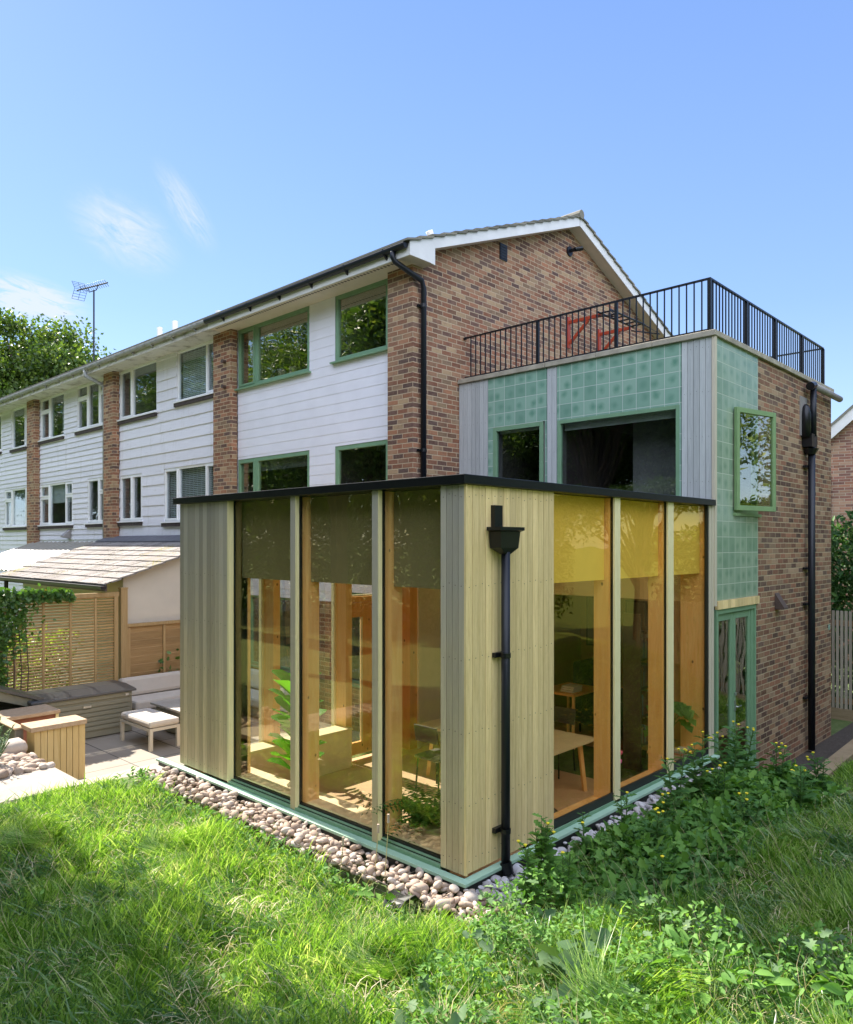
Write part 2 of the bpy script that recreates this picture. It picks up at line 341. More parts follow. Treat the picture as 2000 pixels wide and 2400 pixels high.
M['pebble'] = mat_stone('pinkish pebble', [(0,(.20,.145,.11)),(.3,(.34,.25,.19)),(.6,(.45,.355,.28)),(.8,(.52,.44,.38)),(1,(.31,.29,.27))], .75, 18, .12)
M['pebble_shade'] = mat_stone('cool shade pebble', [(0,(.34,.31,.31)),(.4,(.50,.47,.48)),(.8,(.62,.60,.62)),(1,(.44,.38,.35))], .7, 18, .12)  # same cobbles as the sunny side, cool shade put into the colour
M['wire'] = mat_plain('galvanised wire', (.22,.2,.18), .4, .7)
M['soil'] = mat_stone('lawn soil', [(0,(.05,.07,.02)),(.5,(.085,.13,.035)),(1,(.19,.20,.09))], .95, 5, .6, island=False)
M['dirt'] = mat_stone('dark dirt', [(0,(.035,.03,.025)),(1,(.09,.075,.06))], .95, 6, .6, island=False)
M['sleeper'] = mat_board('timber sleeper', (.26,.19,.11), (.36,.28,.17), vert=False)
M['grass'] = mat_leaf('grass blades', [(0,(.05,.12,.015)),(.3,(.11,.23,.03)),(.55,(.22,.37,.06)),(.78,(.38,.52,.14)),(.92,(.55,.60,.28)),(1,(.74,.66,.44))], .36, .45, .5)
M['coarse'] = mat_leaf('coarse blades', [(0,(.035,.10,.03)),(.4,(.08,.18,.05)),(.75,(.17,.29,.10)),(1,(.36,.44,.22))], .32, .35, .6)
M['straw'] = mat_leaf('dry stems', [(0,(.40,.33,.16)),(1,(.62,.55,.36))], .6, .2)
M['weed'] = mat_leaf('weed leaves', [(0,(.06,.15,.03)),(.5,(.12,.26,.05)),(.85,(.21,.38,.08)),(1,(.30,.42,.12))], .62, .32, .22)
M['weed_dark'] = mat_leaf('shade toned thistle', [(0,(.05,.13,.035)),(.5,(.085,.20,.05)),(1,(.18,.32,.09))], .6, .3, .25)
M['bramble'] = mat_leaf('bramble leaves', [(0,(.05,.11,.04)),(.5,(.11,.19,.08)),(1,(.20,.28,.15))], .6, .25, .2)
M['stem'] = mat_plain('green stem', (.10,.18,.05), .6)
M['yellow'] = mat_plain('yellow petals', (.85,.68,.03), .6, var=.05)
M['tree_leaf'] = mat_leaf('broad leaves', [(0,(.02,.05,.010)),(.5,(.05,.10,.018)),(.85,(.12,.19,.035)),(1,(.26,.30,.07))], .45, .35, .4)
M['tree_gold'] = mat_leaf('yellow green leaves', [(0,(.05,.10,.012)),(.4,(.13,.22,.025)),(.8,(.30,.38,.05)),(1,(.50,.50,.10))], .45, .4, .4)
M['tree_mid'] = mat_leaf('mid green leaves', [(0,(.022,.05,.010)),(.45,(.06,.11,.018)),(.85,(.15,.21,.04)),(1,(.32,.34,.09))], .45, .38, .4)
M['conifer'] = mat_leaf('conifer sprays', [(0,(.02,.06,.015)),(.6,(.05,.13,.03)),(1,(.14,.24,.05))], .6, .2)
M['ivy'] = mat_leaf('ivy leaves', [(0,(.03,.08,.015)),(.5,(.07,.16,.03)),(.85,(.14,.25,.05)),(1,(.35,.10,.04))], .4, .3, .5)
M['rosemary'] = mat_leaf('silver green needles', [(0,(.12,.19,.15)),(.6,(.26,.35,.29)),(1,(.48,.54,.48))], .6, .2)
M['fig'] = mat_leaf('glossy fig leaf', [(0,(.03,.12,.012)),(.5,(.07,.24,.015)),(1,(.15,.40,.02))], .25, .45, .6)
M['fern'] = mat_leaf('fern fronds', [(0,(.02,.08,.015)),(1,(.07,.20,.04))], .5, .3)
M['bark'] = mat_plain('bark', (.12,.09,.065), .9, var=.3, scale=8, bump=.5, bscale=30)
M['terracotta'] = mat_plain('terracotta', (.50,.18,.07), .8)
M['cream'] = mat_plain('cream pot', (.70,.64,.52), .6)
M['pink'] = mat_plain('pink petals', (.70,.12,.22), .6)
M['navy'] = mat_plain('navy fabric', (.012,.016,.045), .9)
M['red'] = mat_plain('orange red steel', (.42,.06,.025), .4)
M['paper'] = mat_plain('paper', (.70,.66,.56), .8)
M['picture'] = mat_stone('print', [(0,(.16,.13,.12)),(.5,(.24,.20,.18)),(1,(.32,.28,.25))], .8, 3, 0, island=False)
M['teal'] = mat_plain('teal glass', (.05,.35,.40), .15)
M['poly'] = mat_plain('polycarbonate sheet', (.27,.25,.21), .4, var=.15)
M['plastic_grey'] = mat_plain('grey plastic', (.30,.28,.27), .5)
M['brown'] = mat_plain('brown plastic', (.10,.07,.06), .5)
M['books'] = mat_stone('book spines', [(0,(.10,.08,.07)),(.3,(.30,.10,.06)),(.6,(.10,.16,.22)),(1,(.55,.48,.36))], .8, 2, 0)
M['pouffe'] = mat_plain('dark leather', (.035,.025,.02), .6)

# ------------------------------------------------------------------ object helpers
def tag(o, label=None, cat=None, group=None, kind=None):
    if label: o['label'] = label
    if cat: o['category'] = cat
    if group: o['group'] = group
    if kind: o['kind'] = kind
    return o
def thing(name, label, cat, loc=(0, 0, 0), group=None, rz=0):
    o = bpy.data.objects.new(name, None); COL.objects.link(o); o.location = loc; o.rotation_euler = (0, 0, rz); o.empty_display_size = .1
    return tag(o, label, cat, group)
def world_of(o):
    m = Matrix.Translation(o.location) @ o.rotation_euler.to_matrix().to_4x4()
    return (world_of(o.parent) @ m) if o.parent else m
class MB:
    """collects boxes, bars and tubes in world space; build() links them as one mesh"""
    def __init__(s): s.v = []; s.f = []; s.m = []
    def add(s, vs, fs, mi=0):
        b = len(s.v); s.v += [tuple(q) for q in vs]; s.f += [tuple(i+b for i in f) for f in fs]; s.m += [mi]*len(fs); return s
    def box(s, x0, x1, y0, y1, z0, z1, mi=0):
        if x0 > x1: x0, x1 = x1, x0
        if y0 > y1: y0, y1 = y1, y0
        if z0 > z1: z0, z1 = z1, z0
        return s.add([(x0,y0,z0),(x1,y0,z0),(x1,y1,z0),(x0,y1,z0),(x0,y0,z1),(x1,y0,z1),(x1,y1,z1),(x0,y1,z1)],
              [(0,3,2,1),(4,5,6,7),(0,1,5,4),(1,2,6,5),(2,3,7,6),(3,0,4,7)], mi)
    def obox(s, c, ax, ay, az, mi=0):
        """oriented box: centre and three half-axis vectors"""
        c = Vector(c); ax, ay, az = Vector(ax), Vector(ay), Vector(az)
        vs = [c + a*ax + b*ay + d*az for d in (-1, 1) for (a, b) in ((-1,-1),(1,-1),(1,1),(-1,1))]
        return s.add(vs, [(0,3,2,1),(4,5,6,7),(0,1,5,4),(1,2,6,5),(2,3,7,6),(3,0,4,7)], mi)
    def beam(s, p, q, wdt, hgt, up=(0, 0, 1), mi=0):
        p, q = Vector(p), Vector(q); d = q-p; L = d.length; d.normalize(); up = Vector(up)
        sd = d.cross(up)
        if sd.length < 1e-4: sd = d.cross(Vector((1, 0, 0)))
        sd.normalize(); u = sd.cross(d)
        return s.obox((p+q)/2, d*L/2, sd*wdt/2, u*hgt/2, mi)
    def prism(s, pts, ext, mi=0):
        """polygon pts (3D, planar) extruded by vector ext"""
        n = len(pts); e = Vector(ext); a = [Vector(p) for p in pts]; b = [p+e for p in a]
        fs = [tuple(range(n))[::-1], tuple(range(n, 2*n))] + [(i, (i+1) % n, n+(i+1) % n, n+i) for i in range(n)]
        return s.add(a+b, fs, mi)
    def tube(s, pts, r, n=8, mi=0, caps=True):
        pts = [Vector(p) for p in pts]; rs = r if isinstance(r, (list, tuple)) else [r]*len(pts)
        base = len(s.v); prev = None
        for i, p in enumerate(pts):
            d = (pts[min(i+1, len(pts)-1)] - pts[max(i-1, 0)]).normalized()
            ref = Vector((0, 0, 1)) if abs(d.z) < .95 else Vector((1, 0, 0))
            if prev is None: a = d.cross(ref).normalized()
            else:
                a = prev - prev.dot(d)*d
                a = a.normalized() if a.length > 1e-5 else d.cross(ref).normalized()
            prev = a; b = d.cross(a)
            for k in range(n):
                t = 2*math.pi*k/n; s.v.append(tuple(p + (a*math.cos(t) + b*math.sin(t))*rs[i]))
        for i in range(len(pts)-1):
            for k in range(n):
                s.f.append((base+i*n+k, base+i*n+(k+1) % n, base+(i+1)*n+(k+1) % n, base+(i+1)*n+k)); s.m.append(mi)
        if caps:
            s.f.append(tuple(base+k for k in range(n))[::-1]); s.m.append(mi)
            s.f.append(tuple(base+(len(pts)-1)*n+k for k in range(n))); s.m.append(mi)
        return s
    def lathe(s, c, prof, n=16, mi=0):
        base = len(s.v)
        for (r, z) in prof:
            for k in range(n):
                t = 2*math.pi*k/n; s.v.append((c[0]+r*math.cos(t), c[1]+r*math.sin(t), c[2]+z))
        for i in range(len(prof)-1):
            for k in range(n):
                s.f.append((base+i*n+k, base+i*n+(k+1) % n, base+(i+1)*n+(k+1) % n, base+(i+1)*n+k)); s.m.append(mi)
        s.f.append(tuple(base+k for k in range(n))[::-1]); s.m.append(mi)
        s.f.append(tuple(base+(len(prof)-1)*n+k for k in range(n))); s.m.append(mi)
        return s
    def build(s, name, mats, parent=None, label=None, smooth=False, bevel=0, cat=None, group=None, kind=None):
        if not isinstance(mats, (list, tuple)): mats = [mats]
        me = bpy.data.meshes.new(name)
        vs = s.v
        if parent is not None:
            inv = world_of(parent).inverted(); vs = [tuple(inv @ Vector(q)) for q in vs]
        me.from_pydata(vs, [], s.f)
        for mt in mats: me.materials.append(M[mt] if isinstance(mt, str) else mt)
        me.polygons.foreach_set('material_index', s.m)
        if smooth: me.polygons.foreach_set('use_smooth', [True]*len(me.polygons))
        me.update(); o = bpy.data.objects.new(name, me); COL.objects.link(o)
        if parent is not None: o.parent = parent
        if bevel:
            b = o.modifiers.new('bevel', 'BEVEL'); b.width = bevel; b.segments = 2; b.limit_method = 'ANGLE'; b.angle_limit = R(40)
        return tag(o, label, cat, group, kind)
def copy_tree(o, parent=None):
    c = o.copy(); COL.objects.link(c)
    if parent is not None: c.parent = parent
    for ch in list(o.children): copy_tree(ch, c)
    return c
def pbox(name, mt, parent, *a, **k): return MB().box(*a).build(name, mt, parent, **k)

def mesh_np(name, V, F, mats, parent=None, mi=None, smooth=False, label=None, cat=None, group=None, kind=None):
    """V (n,3) world coordinates, F (m,k) faces"""
    me = bpy.data.meshes.new(name); V = np.asarray(V, np.float32); F = np.asarray(F, np.int32)
    if parent is not None:
        inv = np.array(world_of(parent).inverted(), dtype=np.float32); V = V @ inv[:3, :3].T + inv[:3, 3]
    me.vertices.add(len(V)); me.vertices.foreach_set('co', V.ravel())
    k = F.shape[1]; me.loops.add(F.size); me.loops.foreach_set('vertex_index', F.ravel())
    me.polygons.add(len(F)); me.polygons.foreach_set('loop_start', np.arange(0, F.size, k, dtype=np.int32))
    try: me.polygons.foreach_set('loop_total', np.full(len(F), k, dtype=np.int32))
    except Exception: pass
    for mt in (mats if isinstance(mats, (list, tuple)) else [mats]): me.materials.append(M[mt])
    if mi is not None: me.polygons.foreach_set('material_index', np.asarray(mi, np.int32))
    if smooth: me.polygons.foreach_set('use_smooth', np.ones(len(F), dtype=bool))
    me.update(calc_edges=True); me.validate()
    o = bpy.data.objects.new(name, me); COL.objects.link(o)
    if parent is not None: o.parent = parent
    return tag(o, label, cat, group, kind)
# leaf templates: columns = along, across, up
T_DIAMOND = (np.array([(0,0,0),(.45,.5,.08),(1,0,0),(.45,-.5,.08)], float), np.array([(0,1,2,3)]))
T_FOLD = (np.array([(0,0,0),(.3,.42,.10),(.3,0,0),(.3,-.42,.10),(.7,.34,.06),(.7,0,-.03),(.7,-.34,.06),(1,0,-.12)], float),
          np.array([(0,2,1,1),(0,3,2,2),(1,2,5,4),(3,6,5,2),(4,5,7,7),(5,6,7,7)]))
T_LOBE = (np.array([(0,0,0),(.12,.30,.05),(.30,.24,.03),(.38,.52,.08),(.58,.26,.02),(.72,.38,.04),(1,0,-.1),(.72,-.38,.04),(.58,-.26,.02),(.38,-.52,.08),(.30,-.24,.03),(.12,-.30,.05),(.3,0,-.02),(.6,0,-.03)], float),
          np.array([(0,12,2,1),(12,4,3,2),(12,13,5,4),(13,6,6,5),(0,11,10,12),(12,10,9,8),(12,8,7,13),(13,7,6,6)]))
def fix_tris(F):
    return F
def scatter(T, P, A, N, L, W):
    """instantiate template T at points P with direction A, normal hint N, lengths L, widths W -> V, F"""
    tv, tf = T; n = len(P)
    A = A/np.linalg.norm(A, axis=1, keepdims=True)
    S = np.cross(N, A); S /= (np.linalg.norm(S, axis=1, keepdims=True)+1e-9); U = np.cross(A, S)
    V = P[:, None, :] + tv[None, :, 0:1]*(A*L[:, None])[:, None, :] + tv[None, :, 1:2]*(S*W[:, None])[:, None, :] + tv[None, :, 2:3]*(U*L[:, None])[:, None, :]
    F = tf[None, :, :] + (np.arange(n)*len(tv))[:, None, None]
    return V.reshape(-1, 3), F.reshape(-1, tf.shape[1])
def tri_split(F):
    """quads with a doubled corner -> all triangles"""
    a = F[:, [0, 1, 2]]; b = F[:, [0, 2, 3]]
    T = np.concatenate([a, b]); ok = (T[:, 0] != T[:, 1]) & (T[:, 1] != T[:, 2]) & (T[:, 0] != T[:, 2]); return T[ok]
def rand_dirs(n, up=0.0, spread=1.0):
    d = rng.normal(size=(n, 3)); d /= np.linalg.norm(d, axis=1, keepdims=True); d[:, 2] = d[:, 2]*spread + up
    return d/np.linalg.norm(d, axis=1, keepdims=True)

def bx(mb, ax, c, u0, u1, d0, d1, z0, z1, mi=0):
    if ax == 'x': mb.box(c+d0, c+d1, u0, u1, z0, z1, mi)
    else: mb.box(u0, u1, c+d0, c+d1, z0, z1, mi)
    return mb
def cells(u0, u1, z0, z1, holes):
    us = sorted({u0, u1, *[min(max(h[i], u0), u1) for h in holes for i in (0, 1)]})
    zs = sorted({z0, z1, *[min(max(h[i], z0), z1) for h in holes for i in (2, 3)]})
    out = []
    for za, zb in zip(zs, zs[1:]):
        run = None
        for ua, ub in zip(us, us[1:]):
            cu, cz = (ua+ub)/2, (za+zb)/2
            solid = not any(h[0] < cu < h[1] and h[2] < cz < h[3] for h in holes)
            if solid: run = [run[0] if run else ua, ub]
            if not solid and run: out.append((*run, za, zb)); run = None
        if run: out.append((*run, za, zb))
    return out
def wall(mb, ax, c, t, u0, u1, z0, z1, holes=(), mi=0):
    for a, b, za, zb in cells(u0, u1, z0, z1, holes): bx(mb, ax, c, a, b, 0, t, za, zb, mi)
    return mb
def siding(mb, ax, c, u0, u1, z0, z1, holes, pitch, proud=.028, gap=.0, mi=0):
    n = int(math.ceil((z1-z0)/pitch))
    for k in range(n):
        za = z0+k*pitch; zb = min(za+pitch, z1)
        for a, b, ya, yb in cells(u0, u1, za, zb, holes):
            f = lambda z: -(proud*(1-(z-za)/pitch) + .006)
            pa, pb = f(ya), f(yb)
            yb2 = yb-(gap if yb == zb else 0)
            if ax == 'x': mb.prism([(c+pa, a, ya), (c, a, ya), (c, a, yb2), (c+pb, a, yb2)], (0, b-a, 0), mi)
            else: mb.prism([(a, c+pa, ya), (a, c, ya), (a, c, yb2), (a, c+pb, yb2)][::-1], (b-a, 0, 0), mi)
    return mb
def room(parent, ax, c, u0, u1, z0, z1, depth=1.3, mt='room', d0=.16):
    mb = MB(); e = .05
    bx(mb, ax, c, u0-e, u1+e, depth, depth+.03, z0-e, z1+e)
    bx(mb, ax, c, u0-e-.03, u0-e, d0, depth, z0-e, z1+e); bx(mb, ax, c, u1+e, u1+e+.03, d0, depth, z0-e, z1+e)
    bx(mb, ax, c, u0-e, u1+e, d0, depth, z1+e, z1+e+.03); bx(mb, ax, c, u0-e, u1+e, d0, depth, z0-e-.03, z0-e)
    return mb.build('interior', mt, parent)
def window(parent, ax, c, u0, u1, z0, z1, muls=(), trans=(), frame='upvc', glass='win', fw=.055, mw=.07, rec=.03, blind=None, sill='white', curtain=None, sashes=(), rm=True, depth=1.3, rmt='room', rd=None):
    mb = MB(); d0, d1 = rec, rec+.07
    bx(mb, ax, c, u0, u0+fw, d0, d1, z0, z1); bx(mb, ax, c, u1-fw, u1, d0, d1, z0, z1)
    bx(mb, ax, c, u0+fw, u1-fw, d0, d1, z0, z0+fw); bx(mb, ax, c, u0+fw, u1-fw, d0, d1, z1-fw, z1)
    for m_ in muls: bx(mb, ax, c, m_-mw/2, m_+mw/2, d0-.004, d1, z0+fw, z1-fw)
    for (a, b, z) in trans: bx(mb, ax, c, a+.02, b-.02, d0-.002, d1-.002, z-mw/2, z+mw/2)
    for (a, b, za, zb) in sashes:   # opening sashes stand slightly proud
        s = .045; e0 = d0-.02; e1 = d0+.03
        bx(mb, ax, c, a, a+s, e0, e1, za, zb); bx(mb, ax, c, b-s, b, e0, e1, za, zb); bx(mb, ax, c, a+s, b-s, e0, e1, za, za+s); bx(mb, ax, c, a+s, b-s, e0, e1, zb-s, zb)
    f = mb.build('window', frame, parent, bevel=.004)
    g = MB(); bx(g, ax, c, u0+fw*.5, u1-fw*.5, d0+.036, d0+.046, z0+fw*.5, z1-fw*.5); g.build('glass_pane', glass, f)
    if sill:
        s = MB(); bx(s, ax, c, u0-.06, u1+.06, -.07, .05, z0-.035, z0-.002)
        s.build('sill', {'white': 'upvc', 'green': 'green'}.get(sill, 'upvc'), f)
        if sill == 'white':
            s2 = MB(); bx(s2, ax, c, u0-.04, u1+.05, -.05, -.001, z0-.13, z0-.037); s2.build('sill_timber', 'dark_sill', f)
    if blind == 'venetian':
        b = MB(); z = z1-.06
        while z > z0+.05: bx(b, ax, c, u0+.05, u1-.05, .16, .185, z-.030, z-.004); z -= .047
        n = max(1, int((u1-u0)/.18))
        for i in range(n): q = u0+.1+(u1-u0-.2)*i/max(1, n-1); bx(b, ax, c, q-.006, q+.006, .152, .158, z0+.03, z1-.03)
        b.build('blind', 'blind_white', f)
    elif isinstance(blind, tuple):   # roller blind down to z
        b = MB(); bx(b, ax, c, u0+.04, u1-.04, .16, .17, blind[0], z1-.02); b.build('blind', blind[1], f)
    if curtain:
        for (a, b_) in curtain:
            cm = MB(); n = 10; pts = []
            for i in range(n+1):
                q = a+(b_-a)*i/n; dd = .22+.035*math.sin(i*2.1)
                pts.append((q, dd))
            for (qa, da), (qb, db) in zip(pts, pts[1:]):
                vs = [(qa, da), (qb, db), (qb, db+.012), (qa, da+.012)]
                P3 = [((c+d, q, z0+.02) if ax == 'x' else (q, c+d, z0+.02)) for q, d in vs]
                cm.prism(P3, (0, 0, z1-z0-.04))
            cm.build('curtain', 'curtain', f)
    if rm: room(parent, ax, c, u0+.02, u1-.02, z0+.02, z1-.02, depth, rmt)
    return f
def boards_v(mb, ax, c, u0, u1, z0, z1, n, thick=.022, gap=.006, nails=None, d_out=0.0):
    """vertical boards; outer face at c+d_out, growing inwards; nails in slot 1"""
    wd = (u1-u0)/n
    for i in range(n):
        a = u0+i*wd; b = a+wd-gap; j = rng.uniform(0, .0025)
        bx(mb, ax, c, a, b, d_out+j, d_out+thick+j, z0, z1)
        if nails:
            for z in nails:
                zz = z + rng.uniform(-.008, .008)+.012*((i*7) % 3-1)
                q = (a+b)/2
                bx(mb, ax, c, q-.0035, q+.0035, d_out+j-.0022, d_out+j+.001, zz-.0035, zz+.0035, 1)
    return mb

# ================================================================== GROUND
def lawn_z(x, y):
    sx = np.maximum(0, -x-.72); sy = np.maximum(0, -y-.55)
    s = np.hypot(sx, sy*1.05)
    z = -.12+.17*np.minimum(s, 6)*(1-.035*np.minimum(s, 6))
    z = np.where(y > 3.0, z*(1-np.clip((y-3.0)/2.2, 0, 1)) + (-.03)*np.clip((y-3.0)/2.2, 0, 1), z)
    z = z - .50*np.clip((x-4.6)/2.0, 0, 1)*np.clip((y+3.4)/1.2, 0, 1)
    z = z + .03*np.sin(x*1.7+.4)*np.cos(y*1.3) + .02*np.sin(x*3.1+y*2.3)
    return z
def ground_z(x, y):
    x = np.asarray(x, float); y = np.asarray(y, float)
    z = lawn_z(x, y)
    z = np.where((x > -.75) & (x < -.46) & (y > -.1) & (y < 4.6), -.30, z)
    z = np.where((x > -.46) & (y > -.5) & (x < 5.2), -.2, z)
    z = np.where((x > 0.05) & (y > 0.05), -.72, z)
    z = np.where((y > 5.3) & (x > -1.25), -.62, z)
    z = np.where((y > 6.3) & (x <= -1.25) & (x > -3.2), -.04, z)
    z = np.where(y > 11.0, -.62, z)
    z = np.where((x > 5.15) & (y > -.62), -.82, z)
    z = np.where((x > 4.80) & (x < 6.4) & (y > -2.1), -.55, z)
    z = np.where((x > 6.4) & (y > -.92), -.82, z)
    z = np.where((x > 11.4), -.85, z)
    return z
def grid_mesh(name, xs, ys, zf, mt, **k):
    X, Y = np.meshgrid(xs, ys, indexing='ij'); Z = zf(X, Y)
    V = np.stack([X, Y, Z], -1).reshape(-1, 3); nx, ny = len(xs), len(ys)
    i, j = np.meshgrid(np.arange(nx-1), np.arange(ny-1), indexing='ij'); a = (i*ny+j).ravel()
    return mesh_np(name, V, np.stack([a, a+ny, a+ny+1, a+1], 1), mt, **k)
xs = np.concatenate([[-600, -200, -80, -40, -25, -16], np.arange(-12, 12.01, .12), [14, 18, 25, 40, 80, 200, 600]])
ys = np.concatenate([[-600, -200, -80, -40, -25, -16], np.arange(-11, 12.01, .12), [14, 20, 30, 45, 80, 200, 600]])
grid_mesh('ground', xs, ys, ground_z, 'soil', kind='structure')
MB().box(-1.24, 4.27, 5.66, 10.9, -.64, -.55).build('patio', 'paving', kind='structure')
p = MB(); p.box(-1.24, -.02, 5.16, 5.66, -.60, -.10); p.build('patio_step', 'paleslab', kind='structure', bevel=.01)
p = MB(); p.box(-2.62, -1.262, 5.15, 6.16, -.07, .0); p.box(-4.2, -2.635, 5.15, 6.16, -.07, -.003); p.build('path', 'paleslab', kind='structure', bevel=.008)
MB().box(4.82, 12.9, -.90, -.02, -.86, -.80).build('passage_path', 'dirt', kind='structure')
s = MB().obox((8.7, -.93, -.64), (2.4, .06, 0), (0, .12, 0), (0, 0, .22)); s.build('timber_sleeper', 'sleeper', label='weathered timber sleeper edging the dark side passage below the lawn', cat='edging', bevel=.012)
s = MB().box(4.42, 4.78, -1.55, -.62, -.2, -.09).box(4.36, 4.72, -2.6, -1.57, -.18, -.06); s.build('stone_edging', 'paleslab', label='pale stone edging strip crossing behind the yellow flowering weeds', cat='edging', bevel=.01)

# ================================================================== PAVILION
pav = thing('garden_pavilion', 'single storey timber clad glazed garden room with black flat roof and mint green sill', 'garden room', (0, 0, -.2))
H = 3.535
NZ = [.12, .62, 1.28, 1.95, 2.62, 3.44]
b = MB(); boards_v(b, 'x', 0, 3.93, 5.12, .0, H, 12, nails=[.1, .72, 1.35, 1.98, 2.6]); b.build('left_cladding', ['larch_grey', 'nail'], pav)
MB().box(.024, .30, 3.93, 5.095, 0, H).build('left_wall', 'gasket', pav)
MB().box(-.002, .070, 3.893, 3.928, -.01, H).build('corner_trim', 'pale_wood', pav)
b = MB(); boards_v(b, 'x', 0, .0, .292, .0, H, 4, nails=NZ); b.build('corner_cladding', ['larch_grey', 'nail'], pav)
b = MB(); boards_v(b, 'y', 0, .026, 1.441, .0, H, 15, nails=NZ, d_out=-.002); b.build('side_cladding', ['larch_gold', 'nail'], pav)
b = MB().box(.0, .024, -.004, -.0, 0, H); b.box(0.0, .022, -.024, -.004, 0, H); b.build('corner_board', 'larch_gold', pav)
MB().box(.024, .28, .026, .29, 0, H).box(.28, 1.44, .024, .26, 0, H).build('corner_wall', 'plaster', pav)
# far end wall +Y : boards outside between glass bays
b = MB()
for (a, c_) in ((.3, 1.28),): pass
b.box(.30, 1.25, 5.0, 5.02, 3.30, H); b.build('end_header', 'larch_grey', pav)
# roof
b = MB().box(-.05, 5.47, -.05, 5.22, H+.004, H+.09); b.box(4.255, 5.47, 5.22, 5.23, H+.01, H+.08); b.build('roof', 'black', pav, bevel=.006)
MB().box(.345, 5.4, .28, 5.1, 3.36, H-.002).build('ceiling', 'plaster', pav)
MB().box(.06, 5.45, .06, 5.08, -.70, -.58).build('floor', 'floor_in', pav)
# sill: outer tray then frame rails
b = MB().box(-.095, -.003, -.095, 5.62, -.055, -.022); b.box(-.003, 5.50, -.095, -.005, -.055, -.022); b.build('sill', 'green_sill', pav, bevel=.004)
b = MB().box(-.003, .03, .293, 3.90, -.05, .012); b.box(.034, .07, .293, 3.90, -.05, .028); b.box(1.445, 5.33, -.004, .012, -.05, .012)
b.build('glazing_track', 'green', pav, bevel=.003)
b = MB().box(.03, .034, .293, 3.90, -.05, .02); b.box(.07, .115, .293, 3.9, -.05, .045); b.box(1.445, 5.33, .012, .04, -.05, .10); b.build('track_gasket', 'gasket', pav)
MB().box(-.09, .06, -.09, 5.55, -.30, -.055).box(.06, 5.5, -.085, .02, -.30, -.055).build('plinth', 'gasket', pav)
# mullions (front caps) and dark returns
MULY = [(2.514, 2.599), (1.140, 1.224)]
for a, c_ in MULY:
    m_ = MB().box(-.004, .045, a, c_, -.015, H).build('mullion', 'larch_grey', pav)
    MB().box(.0, .044, a-.016, a-.001, -.012, H).build('mullion_edge', 'pale_wood', m_)
    MB().box(.045, .105, a+.006, c_-.006, .0, H).build('mullion_gasket', 'gasket', m_)
for a, c_ in ((2.69, 2.819), (4.056, 4.216)):
    m_ = MB().box(a, c_, -.004, .02, -.015, H).build('mullion', 'pale_wood', pav)
    MB().box(a+.004, c_-.004, .02, .055, .0, H).build('mullion_gasket', 'gasket', m_)
MB().box(.072, .10, 3.893, 3.925, .03, H).build('jamb_gasket', 'gasket', pav)
b = MB().box(5.336, 5.42, -.004, .03, -.02, H).box(5.424, 5.496, -.008, .03, -.02, H); b.build('end_trim', 'pale_wood2', pav)
MB().box(5.30, 5.336, .004, .05, .02, H).build('end_gasket', 'gasket', pav)
# glass panes
for a, c_ in ((.292, 1.14), (1.224, 2.514), (2.599, 3.9)): MB().box(.086, .094, a, c_, .03, H).build('glass_pane', 'amber', pav)
for a, c_ in ((1.441, 2.69), (2.819, 4.056), (4.216, 5.32)): MB().box(a, c_, .034, .042, .06, H).build('glass_pane', 'amber_side', pav)
# fins behind the mullions
for a, c_ in MULY + [(3.93, 4.03)]:
    MB().box(.11, .345, a, c_, .0, H-.003).build('timber_fin', 'glulam', pav)
for a, c_ in ((2.69, 2.79), (4.056, 4.156)): MB().box(a, c_, .06, .275, .0, H-.003).build('timber_fin', 'glulam', pav)
MB().box(5.336, 5.44, .06, .42, -.58, H-.003).build('timber_fin', 'glulam', pav)
MB().box(.232, .340, .30, 4.8, 2.98, 3.36).box(1.44, 5.33, .147, .270, 2.98, 3.36).build('ring_beam', 'glulam_h', pav)
# ledges
b = MB().box(.10, .50, .30, 4.7, -.02, .03); b.box(.13, .15, .3, 4.7, -.58, -.02); b.build('window_ledge', 'birch', pav, bevel=.003)
b = MB().box(1.44, 5.33, .05, .30, -.04, .0); b.box(1.44, 5.33, .28, .30, -.58, -.04); b.box(4.95, 5.42, .30, .75, -.04, .0); b.build('side_ledge', 'glulam_h', pav, bevel=.003)
b = MB().box(.50, 2.76, 4.69, 5.02, .02, .055); b.box(2.72, 2.745, 4.71, 5.02, -.58, .02); b.box(.52, 2.72, 4.72, 4.74, -.58, .02); b.build('window_seat', 'birch', pav, bevel=.003)
# end wall glazing
for a, c_ in ((1.31, 1.43), (2.70, 2.83)):
    MB().box(a, c_, 4.80, 5.03, .0 if a < 2 else -.58, 3.36).build('timber_fin', 'glulam', pav)
    MB().box(a-.035, a+.005, 5.03, 5.12, -.1, H).build('mullion', 'pale_wood', pav)
for a, c_ in ((.30, 1.28), (1.31, 2.68)): MB().box(a, c_, 5.06, 5.068, .0, H).build('glass_pane', 'win', pav)
MB().box(.06, 2.8, 5.04, 5.11, -.6, .0).build('end_plinth', 'larch_grey', pav)
MB().box(.30, 4.26, 4.82, 5.03, 3.0, 3.36).build('ring_beam', 'glulam_h', pav)
